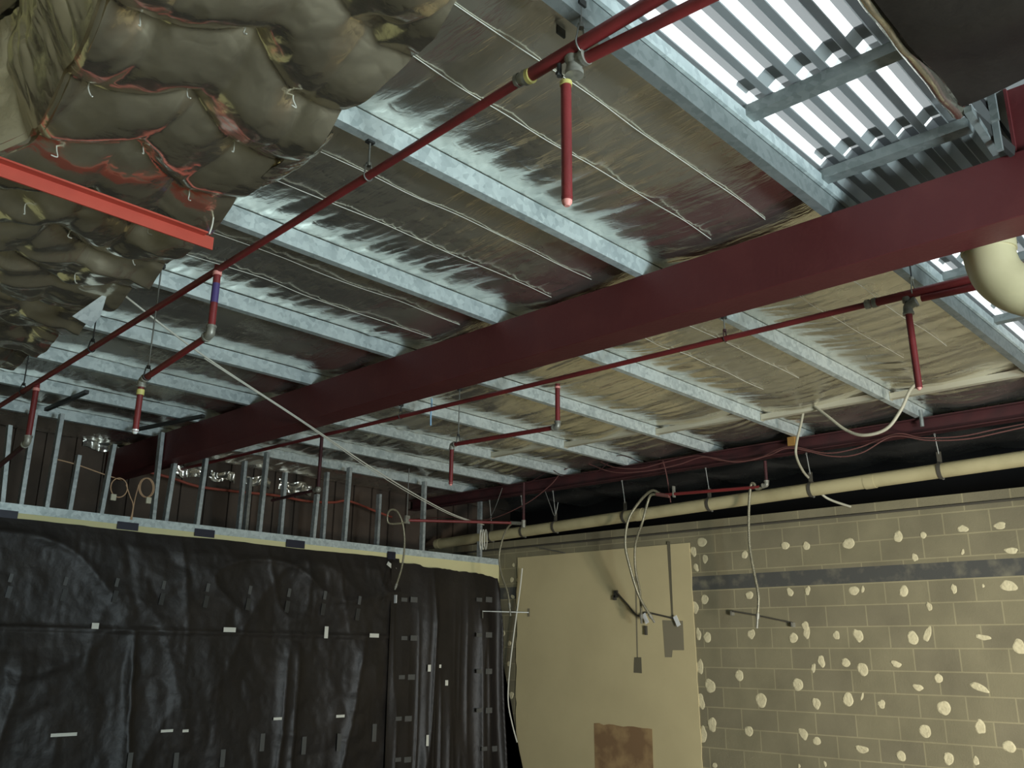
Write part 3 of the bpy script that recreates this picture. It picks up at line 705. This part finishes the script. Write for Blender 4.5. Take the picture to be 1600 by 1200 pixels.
# ------------------------------------------------------------------ red branches on the right with flexible hoses
XH = 8.25
def hose(parent, pts, r=.012, tipl=.09):
    P = spline(pts, 7); ho = MB().tube(P, r, 10).build('flexible_hose', m_hose, parent)
    e = P[-1]; dn = (P[-1]-P[-4]).normalized()
    MB().cyl(e-dn*.02, e+dn*.03, r*1.35, 10).cyl(e+dn*.03, e+dn*tipl, r*.8, 10).build('nozzle', m_iron, ho)
r1 = thing('sprinkler_branch', 'short red branch pipe over the drain pipe with three bent flexible hoses', 'pipe', (XH, 5, 3.25))
H = lambda u, v, x=XH: px(u, v, x=x)
MB().cyl(H(1040, 773), H(1186, 761), .0175, 14).build('branch_pipe', m_red, r1)
m1 = MB(); e = H(1198, 758); elbow(m1, e, (0,0,1), H(1180,761)-e, .019); m1.build('elbow', m_iron, r1)
MB().cyl(e, Vector((e.x, e.y, 3.50)), .0165, 12).build('riser', m_darkred, r1)
MB().cyl(H(1046, 775), H(1026, 772), .022, 12).build('manifold', m_pink, r1)
MB().box(H(1050, 776)-Vector((.02,.02,.01)), H(1056, 762)+Vector((.02,.02,.02))).build('clip', m_iron, r1)
hose(r1, [H(1030, 771), H(1018, 767), H(1000, 783), H(982, 812, 8.2), H(977, 850, 8.2), H(984, 885, 8.25), H(998, 930, 8.35), H(1016, 962, 8.5)], .0155)
hose(r1, [H(1032, 774), H(1018, 773), H(1012, 785), H(1004, 815, 8.22), H(993, 850, 8.25), H(993, 890, 8.3), H(1000, 925, 8.4), H(1002, 962, 8.5)], .0145)
hose(r1, [H(1190, 762), H(1182, 764), H(1178, 756), H(1173, 760), H(1170, 800), H(1171, 850), H(1178, 893), H(1185, 930), H(1184, 962)], .0145, .12)
r2 = thing('sprinkler_branch', 'red branch pipe above the corner of the partition with two hanging hoses', 'pipe', (8.0, 8, 3.3))
G = lambda u, v, x=7.95: px(u, v, x=x)
GL = lambda u, v, y=8.12: px(u, v, y=y)
MB().cyl(GL(638, 813), G(800, 817), .0165, 14).build('branch_pipe', m_red, r2)
e = G(818, 818); MB().cyl(e, Vector((e.x, e.y, 3.6)), .0165, 12).build('riser', m_darkred, r2)
MB().cyl(e+Vector((0,0,.04)), e-Vector((0,0,.05)), .026, 12).cyl(e, G(798, 817), .022, 12).build('elbow', m_iron, r2)
MB().box(GL(634, 818)-Vector((.015,.015,.0)), GL(638, 806)+Vector((.015,.015,0))).build('clip', m_iron, r2)
c = GL(636, 806); MB().cyl(c, Vector((c.x, c.y, 3.70)), .005, 8).build('hanger_rod', m_rod, r2)
hose(r2, [G(800, 818), G(793, 825), G(786, 840), G(780, 868), G(783, 895), G(793, 925), G(796, 945)], .0115, .13)
hose(r2, [GL(638, 815), GL(622, 818), GL(607, 817), GL(606, 803), GL(612, 796), GL(622, 801), GL(630, 822), GL(632, 852), GL(628, 885), GL(619, 915)], .0115, .05)
e = GL(618, 936); MB().box(e-Vector((.004,.02,.045)), e+Vector((.004,.02,.045))).build('bracket_plate', m_chrome, r2)

# ------------------------------------------------------------------ cables near the right
def cable(name, pts, r, m, label, cat='cable', group=None, k=8):
    return tag(MB().tube(spline(pts, k), r, 8).build(name, m), label, cat, group)
K = lambda u, v, x=7.4: px(u, v, x=x)
cable('electrical_conduit', [K(1560, 552), K(1500, 566), K(1455, 585), K(1425, 606, 7.3), K(1408, 640, 7.3), K(1385, 670, 7.3), K(1350, 680, 7.3), K(1322, 672, 7.35), K(1295, 652), K(1268, 631, 7.5)], .0135, m_conduit, 'grey-white conduit sagging in a loop beneath the bridging bars', 'conduit')
cable('electrical_conduit', [K(1257, 632, 7.5), K(1252, 660, 7.6), K(1245, 690, 7.7), K(1244, 712, 7.8), K(1254, 735, 8.2), K(1268, 752, 8.545), K(1284, 772, 8.58), K(1300, 782, 8.64), K(1330, 792, 8.70)], .0125, m_conduit, 'grey-white conduit dropping straight down behind the cream drain pipe', 'conduit')
cable('data_cable', [H(u, v, 8.22) for u, v in ((930, 718), (960, 730), (1000, 732), (1040, 722), (1090, 712), (1130, 720), (1180, 718), (1230, 698), (1290, 708), (1340, 700), (1400, 678), (1440, 684), (1500, 682), (1560, 670), (1640, 655))], .006, m_pink, 'upper of two pinkish cables sagging along the dark red edge beam')
cable('data_cable', [H(u, v, 8.18) for u, v in ((920, 725), (960, 738), (1010, 736), (1060, 726), (1100, 714), (1150, 722), (1200, 712), (1235, 700), (1300, 713), (1345, 708), (1395, 682), (1450, 688), (1510, 686), (1570, 674), (1640, 658))], .006, m_pink, 'lower of two pinkish cables sagging along the dark red edge beam')
cable('data_cable', [H(u, v, 8.3) for u, v in ((640, 812), (700, 808), (760, 812), (820, 788), (860, 758), (880, 735), (905, 728))], .006, m_pink, 'dark pink cable looping from the corner branch pipe up to the edge beam')
cable('data_cable', [H(u, v, 8.1) for u, v in ((770, 752), (800, 760), (830, 752), (860, 735), (880, 742), (930, 738), (965, 712), (1000, 722))], .005, m_darkred, 'dark cable bundle sagging between hanger rods above the drain pipe')
cable('data_cable', [H(u, v, 8.35) for u, v in ((852, 768), (860, 790), (867, 806), (872, 785))], .005, m_rod, 'short grey cable tail looped at a drain hanger')
cable('data_cable', [H(u, v, 8.3) for u, v in ((765, 812), (775, 790), (785, 762))], .004, m_rod, 'thin dark cable rising from the coil by the corner')
cable('data_cable', [H(u, v, 8.3) for u, v in ((1036, 720), (1042, 745), (1048, 785))], .006, m_pink, 'short pink cable dropping past the flexible hoses')
b_ = H(1238, 690, 8.25); tag(MB().box(b_-Vector((.03,.04,.045)), b_+Vector((.03,.04,.045))).build('timber_block', m_timber, bevel=.004), 'small ochre timber block wedged on the edge beam', 'timber block')
for u, v, w, l in ((1440, 658, .036, 'grey pipe stub under the second purlin end'), (1035, 700, .03, 'grey pipe stub over the hose branch')):
    c = H(u, v, 8.26); tag(MB().cyl(c+Vector((0,0,-.05)), c+Vector((0,0,.10)), w/2, 14).build('pipe_stub', m_galvdark), l, 'pipe')

# diagonal wire with a coil
wpts = [px(180, 452, z=3.66), px(255, 510, z=3.62)]
ws = thing('slack_wire', 'long pale wire slung diagonally below the beam, coiled at its lower end', 'wire', (4, 6, 3.4))
P0 = px(183, 453, x=1.93); P1 = px(320, 557, x=2.75); P2 = px(470, 656, x=3.92); P3 = px(600, 743, x=5.4); P4 = px(700, 800, x=6.95); P5 = px(756, 820, y=8.15)
MB().tube(spline([P0, P1, P2, P3, P4, P5], 10), .0065, 7).build('strand', m_wire, ws)
MB().tube(spline([P1+Vector((0,.005,-.012)), P2+Vector((0,0,-.01)), P3+Vector((0,0,-.024)), P4+Vector((0,0,-.018)), P5], 10), .004, 6).build('strand', m_wire, ws)
for i in range(3):
    c = px(755+(i-1)*4, 843, y=8.15); w_ = .04+.016*i; h_ = .125
    pts = [c+Vector((w_*math.cos(a)*.8, w_*math.cos(a)*.5, h_*math.sin(a))) for a in np.linspace(0, 2*math.pi, 24, endpoint=False)]
    MB().tube(pts, .0065, 6, closed=True).build('coil', m_wire, ws)

# ------------------------------------------------------------------ partition with metal track, studs, black plastic
ZT = 1.6+1.217
struct(MB().box((-4, YB, 0), (XW-.002, YB+.10, ZT-.075)).build('wall_back', m_plasteredge))
tk = MB().box((-4, YB-.006, ZT-.078), (XW-.004, YB+.11, ZT-.073)).box((-4, YB-.007, ZT-.073), (XW-.004, YB-.004, ZT)).box((-4, YB+.106, ZT-.073), (XW-.004, YB+.11, ZT))
struct(tk.build('trim_2', m_galv))
stud_front = [(57,640),(99,643),(125,711),(180,694),(256,668),(275,721),(324,716),(420,704),(498,772),(549,727),(666,744),(753,758),(16,664)]
stud_rear = [(385,720,377,824),(393,746,383,825),(448,738,441,832),(514,728,509,836),(595,772,589,848)]
base_front = [(34,786),(74,790),(110,795),(159,800),(241,810),(260,811),(309,820),(407,828),(491,837),(540,843),(662,855),(752,862),(6,782)]
def stud(x, y, z0, z1, label, lean=0):
    t = .002; w = .036; dpt = .064
    pr = [(-w/2,0),(w/2,0),(w/2,dpt),(w/2-.008,dpt),(w/2-.008,dpt-t),(w/2-t,dpt-t),(w/2-t,t),(-w/2+t,t),(-w/2+t,dpt-t),(-w/2+.008,dpt-t),(-w/2+.008,dpt),(-w/2,dpt)]
    mb = MB().prism([(x+a, y+b, z0) for a, b in pr], (lean, 0, z1-z0))
    return tag(mb.build('wall_stud', m_galvd), label, 'stud', 'bare steel studs above the partition')
order = ['at the left edge', 'second', 'third', 'fourth', 'fifth', 'sixth', 'seventh', 'eighth', 'ninth', 'tenth', 'eleventh', 'twelfth', 'thirteenth']
rows = sorted([(px(b[0], b[1], y=YB+.02).x, a, b) for a, b in zip(stud_front, base_front)])
for i, (x, a, b) in enumerate(rows):
    tp = px(a[0], a[1], y=YB+.02)
    stud(x, YB+.02, ZT-.072, min(tp.z, 3.69), 'bare galvanised stud standing in the partition track, %s from the left' % order[i] if i else 'bare galvanised stud standing in the partition track at the left edge', max(-.05, min(.05, tp.x-x)))
for i, (a, b, c, d_) in enumerate(stud_rear):
    tp = px(a, b, y=9.0)
    stud(tp.x, 9.0, 0, min(tp.z, 3.69), 'duller galvanised stud in the row behind the partition, %s from the left' % ('first', 'second', 'third', 'fourth', 'fifth')[i])

# black plastic sheets over the partition
def hang_sheet(name, x0, x1, ztop, zbot, base, fold, seed, label, edge=None, dx=.02, ragged=.0):
    nx = int((x1-x0)/dx)+1; nz = 130; xs = np.linspace(x0, x1, nx); vs_ = np.linspace(0, 1, nz)
    X, V = np.meshgrid(xs, vs_, indexing='ij')
    zt_ = ztop(X) if callable(ztop) else ztop
    Z = zt_*(1-V)+zbot*V
    if edge is not None: X = x0+(X-x0)*(1+(edge(Z)-x1)/(x1-x0))
    D = fold(X, Z, V)
    if edge is not None:
        XC = XW-.032; Y0 = base-.004-np.maximum(X-XC, 0)*.975-.05*np.clip((1.5-Z)/1.5, 0, 1)*np.clip((X-x0)/(x1-x0), 0, 1)**2; D = D*np.where(X > XC, .25, 1); X = np.minimum(X, XC)
    else: Y0 = base-.004
    Y = Y0-np.maximum(D, 0)
    mb = MB().grid(np.stack([X, Y, Z], -1)); mb.grid(np.stack([X, Y+.003, Z], -1), flip=True)
    o = thing(name, label, 'plastic sheet', ((x0+x1)/2, base, 0))
    mb.build('sheet', m_bplastic, o)
    return o
zs = lambda u, v: px(u, v, y=YB).z
def fold_left(X, Z, V):
    up = (Z > 2.0)
    seam = .02*np.exp(-((Z-zs(200, 985))/.015)**2)
    d = .03*vnoise(X*2.2, Z*1.5, 81)+.035*(ridge(X*1.1-.4*Z, Z*.5+X*.2, 82)**5)+.015*(ridge(X*2.2+.5*Z, Z*.8, 83)**6)
    d = d+.05*(ridge(X*3.2+.6*(Z-1.5)*np.sin(X*1.7), Z*.35, 84)**5)*np.clip((1.85-Z)/.4, 0, 1)
    d = d+.03*(ridge(X*.8+1.1*Z, Z*1.6-X*.4, 85)**5)*np.clip((Z-1.85)/.3, 0, 1)+.014*np.abs(2*vnoise(X*5+1.3*Z, Z*4-X, 86)-1)+.006*np.abs(2*vnoise(X*13, Z*10+2*X, 87)-1)
    return (d+seam)*np.clip(V*14+.15, 0, 1)
def scallop(X): return ZT-.118-.022*vnoise(X*1.2, X*0, 88)-.006*vnoise(X*9, X*0, 89)
xl1 = px(622, 900, y=YB).x
sL = hang_sheet('plastic_sheet', 1.2, xl1, scallop, .0, YB, fold_left, 80, 'wide black plastic sheet taped over the partition, left of the seam', dx=.02)
xr0 = px(606, 1000, y=YB-.06).x; xr1 = px(776, 890, y=YB-.06).x
def rag(X): return px(640, 876, y=YB).z-.02-.04*(X-xr0)/(xr1-xr0)-.05*np.clip((X-xr1+.35)/.35, 0, 1)**2-.03*vnoise(X*7, X*0, 91)-.012*vnoise(X*24, X*0, 92)
def edgeR(Z): return np.interp(Z, [.0, .45, 1.0, 1.6, 2.05, 2.4, 2.7], [px(815, 1200, y=YB-.05).x+.02, px(806, 1130, y=YB-.05).x, px(797, 1060, y=YB-.05).x, px(783, 990, y=YB-.05).x, px(776, 930, y=YB-.05).x, px(780, 900, y=YB-.05).x, px(772, 885, y=YB-.05).x])
def fold_right(X, Z, V):
    d = .02+.09*(ridge(X*4.2+.35*(1-V)*np.sin(X*3), Z*.3, 93)**3)+.05*vnoise(X*6, Z*.7, 94)+.03*(ridge(X*10, Z*.5+X, 95)**2)*V
    return d*np.clip(.25+V*3, 0, 1)
sR = hang_sheet('plastic_sheet', xr0, xr1, rag, .0, YB-.035, fold_right, 90, 'narrow black plastic sheet hanging in loose vertical folds at the corner', edge=edgeR, dx=.01)

def tape(par, name, u, v, w, h, m, y=YB-.10, ang=0, label=None):
    c = px(u, v, y=y); sc = (c-EYE).dot(F_)/FPX; w *= sc; h *= sc
    # lay the strip on the sheet: find surface depth by ray against the sheet mesh
    o = [ch for ch in par.children if ch.name.startswith('sheet')][0]
    me = o.data; co = SHV[par.name]
    k = np.argmin((co[:, 0]-c.x)**2+(co[:, 2]-c.z)**2); yy = co[k, 1]
    near_ = co[((co[:, 0]-c.x)**2 < (w*.7+.01)**2) & ((co[:, 2]-c.z)**2 < (h*.7+.01)**2)]
    if len(near_): yy = near_[:, 1].min()
    c = px(u, v, y=yy-.004)
    ca_, sa_ = math.cos(ang), math.sin(ang)
    q_ = [(-w/2,-h/2),(w/2,-h/2),(w/2,h/2),(-w/2,h/2)]
    P = [(c.x+a*ca_-b*sa_, yy-.004, c.z+a*sa_+b*ca_) for a, b in q_]
    ob = MB().prism(P[::-1], (0, .003, 0)).build(name, m, par)
    if label: ob['label'] = label
SHV = {}
for s_ in (sL, sR):
    o = s_.children[0]; a = np.empty(len(o.data.vertices)*3); o.data.vertices.foreach_get('co', a); SHV[s_.name] = a.reshape(-1, 3)
for u, v in ((17, 903), (103, 908), (183, 910), (256, 914), (325, 918), (391, 922), (452, 926), (508, 930), (562, 938)):
    tape(sL, 'tape_strip', u, v, 5.5, 13, m_greytape, ang=-.12); tape(sL, 'tape_strip', u-3, v+22, 7.5, 18, m_fainttape, ang=-.12)
for u, v, w, h in ((149, 978, 11, 9), (359, 984, 21, 7), (100, 1148, 40, 5), (261, 1142, 20, 4), (290, 1142, 10, 4), (585, 993, 18, 6), (510, 988, 7, 18), (434, 1123, 15, 4), (532, 1119, 16, 4)):
    tape(sL, 'tape_strip', u, v, w, h, m_white, label='white tape')
for u, v in ((410, 1160), (475, 1165), (530, 1160), (585, 1145), (203, 1190), (348, 1185), (275, 1190)):
    tape(sL, 'tape_strip', u, v, 8, 26, m_greytape)
for u, v in ((10, 803), (200, 822), (320, 833), (462, 850), (612, 868)):
    tape(sL, 'tape_patch', u, v, 34 if u < 600 else 16, 12, m_navytape, label='navy tape')
tape(sL, 'tape_strip', 612, 885, 20, 6, m_white, ang=-.5, label='white tape')
for u, v in ((640, 937), (640, 997), (636, 1058), (631, 1123), (630, 1187), (757, 937), (757, 992), (757, 1049), (757, 1110), (765, 1170)):
    tape(sR, 'tape_strip', u-8, v, 12, 6, m_greytape); tape(sR, 'tape_strip', u+7, v, 14, 8, m_greytape)
for u, v, w, h in ((671, 1044, 6, 10), (698, 1067, 6, 8), (668, 1157, 5, 16), (688, 1041, 4, 5)):
    tape(sR, 'tape_strip', u, v, w, h, m_white, label='white tape')

# cables and brackets above the partition
cc = thing('cable_loops', 'two coiled pinkish cable loops with plugs above the partition track', 'cable', px(205, 790, y=YB-.03))
yC = YB+.0
def loopc(u, v, ru, rv, n, m=m_coil):
    for i in range(n):
        pts = [px(u+i*2+ru*math.cos(a), v+rv*math.sin(a), y=yC-.01*i) for a in np.linspace(0, 2*math.pi, 26, endpoint=False)]
        MB().tube(pts, .0055, 7, closed=True).build('loop', m, cc)
loopc(186, 762, 13, 15, 1); loopc(228, 762, 11, 15, 2)
MB().tube(spline([px(197, 757, y=yC), px(203, 775, y=yC), px(208, 790, y=yC-.01), px(204, 812, y=yC-.02)], 6), .005, 7).build('cable', m_coil, cc)
MB().tube(spline([px(217, 757, y=yC), px(212, 775, y=yC), px(209, 790, y=yC-.012), px(206, 812, y=yC-.022)], 6), .005, 7).build('cable', m_coil, cc)
for u, v in ((177, 777), (232, 782)):
    c = px(u, v, y=yC-.02); MB().box(c-Vector((.025,.012,.03)), c+Vector((.025,.012,.03))).build('plug', m_pbox, cc, bevel=.004)
cable('sagging_cable', [px(u, v, y=9.6) for u, v in ((235, 738), (272, 748), (310, 760), (370, 768), (430, 774), (480, 783), (520, 785), (545, 783), (590, 800), (612, 808))], .016, m_orangecable, 'terracotta cable sagging behind the studs above the partition')
cable('sagging_cable', [px(u, v, y=YB+.09) for u, v in ((90, 718), (120, 726), (165, 742), (190, 750))], .006, m_coil, 'thin pale cable behind the left studs')
def blackbar(p, q, label): return tag(MB().bar(p, q, .035, .03).build('steel_strut', m_darkmetal), label, 'strut', 'dark struts below the purlins')
blackbar(px(72, 640, z=3.685), px(136, 612, z=3.685), 'short dark steel strut under the purlins at far left, over the studs')
blackbar(px(210, 672, z=3.66), px(318, 650, z=3.68), 'longer dark steel strut beside the left end of the beam')
# loose metal plate on the purlin near the blanket edge
pl = [px(160, 470, z=3.66), px(167, 457, z=3.72), px(158, 492, z=3.66), px(143, 510, z=3.62), px(112, 496, z=3.63)]
a, b_, c, d_ = px(113, 494, y=4.96), px(169, 455, y=4.96), px(157, 494, y=4.96), px(143, 511, y=4.96)
tag(MB().prism([a, d_, c, b_], (0, .003, 0)).build('metal_plate', m_galvd), 'loose galvanised plate tilted on a purlin beside the blanket edge', 'plate')

# rear foil scraps catching light at the back wall top
for i, (u, v, w, h) in enumerate(((297, 738, 24, 8), (347, 745, 22, 7), (400, 752, 25, 7), (460, 762, 28, 8), (170, 690, 40, 16))):
    c = px(u, v, y=9.962); sc = (c-EYE).dot(F_)/FPX
    X, V = np.meshgrid(np.linspace(-w*sc, w*sc, 24), np.linspace(-h*sc, h*sc, 12), indexing='ij')
    D = .05*ridge(X*14+i, V*18, 101+i)**2
    gm = MB().grid(np.stack([c.x+X, c.y-D, c.z+V+.02*np.sin(X*20)], -1), flip=True); gm.grid(np.stack([c.x+X, c.y-D+.004, c.z+V+.02*np.sin(X*20)], -1))
    tag(gm.build('foil_scrap', m_foil), ['crumpled foil scrap at the top of the rear wall, first after the beam', 'crumpled foil scrap at the top of the rear wall, second after the beam', 'crumpled foil scrap at the top of the rear wall behind the paired studs', 'crumpled foil scrap at the top of the rear wall, farthest right', 'larger foil scrap by the left end of the beam'][i], 'foil scrap', 'foil scraps')

# ------------------------------------------------------------------ plasterboard lining on the block wall
TH = .013; XP = XW-TH
pn = thing('plasterboard_panel', 'tall cream plasterboard lining still fixed to the block wall', 'wall panel', (XP, 6.9, 0))
yl = px(807, 1000, x=XP).y; yr_t = px(1077, 850, x=XP).y; yr_b = px(1098, 1200, x=XP).y; zt_ = px(950, 859, x=XP).z
rnd = random.Random(4)
left = [(yl+.012*rnd.uniform(-1, 1), z) for z in np.linspace(zt_, 0, 40)]
right = [(yr_t+(yr_b-yr_t)*(1-z/zt_)+.004*rnd.uniform(-1, 1), z) for z in np.linspace(0, zt_, 30)]
MB().prism([(XP, y, z) for y, z in (left+right)], (TH-.001, 0, 0)).build('board', m_plaster, pn)
def onpanel(name, poly, m, th=.002, label=None, x=XP):
    P = [px(u, v, x=x-.0005) for u, v in poly]
    o = MB().prism([(x-th, p.y, p.z) for p in P], (th+.0005, 0, 0)).build(name, m, pn)
    if label: o['label'] = label
onpanel('chase', [(1042, 846), (1047, 846), (1052, 963), (1049, 963)], m_chase, label='dark vertical slot')
onpanel('chase', [(992, 900), (994.5, 900), (997, 1028), (995, 1028)], m_slot, label='thin vertical slot')
onpanel('cutout', [(1035, 969), (1067, 970), (1069, 1016), (1051, 1016), (1050, 1027), (1039, 1027)], m_slot, label='grey stepped cutout')
onpanel('cutout', [(991, 1027), (1002, 1027), (1003, 1052), (990, 1051)], m_chase, label='small grey cutout')
onpanel('cutout', [(928, 1130)]+[(928+i*7.7, 1130+i*.75+random.Random(i).uniform(-1.6, 1.6)) for i in range(1, 12)]+[(1019, 1139), (1024, 1300), (932, 1300)], m_brown, label='brown plywood patch')
# wall cable with clips
wc = thing('wall_cable', 'dark cable sagging between two clips across the cream panel', 'cable', px(995, 962, x=XP-.02))
xx = XP-.02
MB().tube(spline([px(963, 925, x=xx), px(980, 944, x=xx), px(996, 962, x=xx), px(1008, 957, x=xx), px(1030, 961, x=xx), px(1055, 967, x=xx)], 5), .010, 8).build('cable', m_slotdark, wc)
for u, v, w, h, m_ in ((962, 928, 5, 9, m_slotdark), (960, 934, 4, 6, m_slotdark)):
    c = px(u, v, x=xx); sc = (c-EYE).dot(F_)/FPX; MB().box(c-Vector((.012, w*sc*.6, h*sc*.6)), c+Vector((.018, w*sc*.6, h*sc*.6))).build('clip', m_, wc)
for u, v, a in ((1008, 966, .25), (1057, 970, .35)):
    c = px(u, v, x=xx-.02); MB().bar(c+Vector((0, .02, .05)), c+Vector((0, -.03, -.055)), .05, .004, up=(1,0,0)).build('bright_bracket', m_chrome, wc)
c = px(1009, 985, x=xx); MB().box(c-Vector((.01,.012,.05)), c+Vector((.018,.012,.05))).build('dark_tab', m_slotdark, wc)

# white cable at the left edge of the panel
cable('loose_cable', [px(u, v, x=XP-.06) for u, v in ((816, 888), (812, 925), (803, 990), (796, 1050), (794, 1095), (800, 1130), (808, 1160))], .009, m_wire, 'pale cable hanging down the left edge of the cream panel')
wb_ = thing('wall_bracket', 'thin steel arm sticking out by the corner across the folds', 'bracket', px(790, 956, x=8.5))
MB().bar(px(754, 955, y=YB-.17), px(826, 957, x=XP), .012, .010).build('arm', m_rod, wb_)
MB().bar(px(754, 954, y=YB-.17), px(754, 966, y=YB-.17), .014, .010, up=(0,1,0)).build('hook', m_rod, wb_)
MB().box(px(826, 957, x=XP)-Vector((.004,.02,.05)), px(826, 957, x=XP)+Vector((0,.02,.05))).build('foot_plate', m_slot, wb_)
ws2 = thing('wire_stub', 'dark rod on two small fixings across the bare blockwork', 'rod', px(1190, 962, x=XW-.02))
MB().tube([px(1144, 955, x=XW-.05), px(1180, 961, x=XW-.045), px(1238, 973, x=XW-.03)], .008, 8).build('rod', m_slotdark, ws2)
for u, v in ((1144, 957), (1239, 975)):
    c = px(u, v, x=XW-.03); MB().box(c-Vector((.025,.01,.03)), c+Vector((.03,.01,.015))).build('fixing', m_iron, ws2)
tag(MB().tube([px(842, 856, x=XW-.06), px(883, 864, x=XW-.08)], .006, 8).build('steel_rod', m_rod), 'short steel rod poking from the top of the cream panel', 'rod')
c = px(876, 12, x=2.12)
tag(MB().box((c.x-.022, c.y-.004, c.z-.05), (c.x+.022, c.y+.004, 3.76)).build('steel_tab', m_darkmetal), 'small dark steel tab hanging from the foil near the feed pipe elbow', 'tab')
# conduit under the top course
struct(MB().tube([(XW-.02, 9.9, 2.945), (XW-.02, -2, 2.945)], .012, 10).build('trim_3', m_slotdark))

# ------------------------------------------------------------------ dabs of adhesive on the block wall
D = [(40,353,18,18),(8,388,10,22),(52,416,11,16),(18,448,9,16),(200,400,13,15),(352,366,16,15),(431,367,14,16),(590,358,24,20),(776,332,17,22),(870,327,12,13),(1018,303,20,14),(1157,291,25,13),(838,410,11,17),(1018,390,6,12),(1200,385,24,13),(50,568,15,18),(15,598,12,24),(218,552,15,15),(370,540,11,18),(436,535,10,18),(610,535,20,17),(643,530,6,14),(797,537,17,22),(985,528,11,19),(1190,517,30,22),(1095,517,5,7),(892,594,10,18),(27,698,9,25),(60,710,15,20),(225,698,14,19),(383,712,17,19),(428,668,12,20),(433,692,14,22),(544,702,12,18),(626,703,17,27),(831,712,21,26),(886,698,14,30),(1095,710,27,11),(1230,745,22,32),(33,820,12,30),(180,853,16,21),(488,800,14,22),(458,825,9,17),(580,805,16,17),(643,830,20,26),(768,810,20,12),(927,864,17,17),(70,892,20,27),(400,887,19,25),(850,898,19,13),(1080,898,40,13),(36,950,15,28),(262,946,22,27),(469,958,15,23),(588,943,20,27),(641,932,5,15),(714,961,13,18),(948,975,25,28),(78,1037,18,25),(1084,1046,20,28),(45,1075,14,30),(216,1062,16,20),(420,1072,16,23),(471,1099,15,16),(877,1062,22,26),(640,1130,28,13),(1192,1120,25,23),(787,1155,18,20),(965,1165,20,24),(1068,1173,12,17),(88,1190,10,10),(405,1193,5,8),(502,1185,5,12)]
dabs = [(1080+a/2.4, 700+b/2.4, c/2.4, d/2.4) for a, b, c, d in D]
dabs += [(760+a/2.726, 760+b/2.726, c, d) for a, b, c, d in [(115,335,2,3),(108,398,3,4),(140,400,4,6),(68,628,4,6),(98,668,3,4),(135,660,4,7),(95,755,3,4),(133,740,4,6),(135,860,4,7),(105,890,4,6),(112,470,3,3)]]
for i, (u, v, ru, rv) in enumerate(dabs):
    rr = random.Random(i*7+1)
    c = px(u, v, x=XW); rl = (px(u-ru, v, x=XW)-px(u+ru, v, x=XW)).length/2; rh = abs(px(u, v-rv, x=XW).z-px(u, v+rv, x=XW).z)/2
    n = 22; ph = [rr.uniform(0, 6.28) for _ in range(4)]; odd = 1 if (max(ru, rv)/max(1, min(ru, rv)) > 1.35) else .45
    tilt = rr.uniform(-.35, .35)
    ring = []
    for k in range(n):
        a = 2*math.pi*k/n
        w = 1+odd*(.10*math.sin(2*a+ph[0])+.09*math.sin(3*a+ph[1])+.05*math.sin(5*a+ph[2]))
        yy, zz = rl*w*math.cos(a), rh*w*math.sin(a)
        ring.append((yy*math.cos(tilt)-zz*math.sin(tilt), yy*math.sin(tilt)+zz*math.cos(tilt)))
    hgt = .0025+.0015*rr.random(); vs_ = []
    for sc, hh in ((1.0, 0), (.96, hgt*.8), (.7, hgt), (.35, hgt*1.05)):
        vs_ += [(XW+.001-hh, c.y+a*sc, c.z+b*sc) for a, b in ring]
    vs_.append((XW-hgt*1.05, c.y, c.z)); fs = []
    for l in range(3):
        for k in range(n): fs.append([l*n+k, (l+1)*n+k, (l+1)*n+(k+1) % n, l*n+(k+1) % n])
    for k in range(n): fs.append([3*n+k, 4*n, 3*n+(k+1) % n])
    MB().add(vs_, fs, True).build('adhesive_dab', m_dab, WALLR)
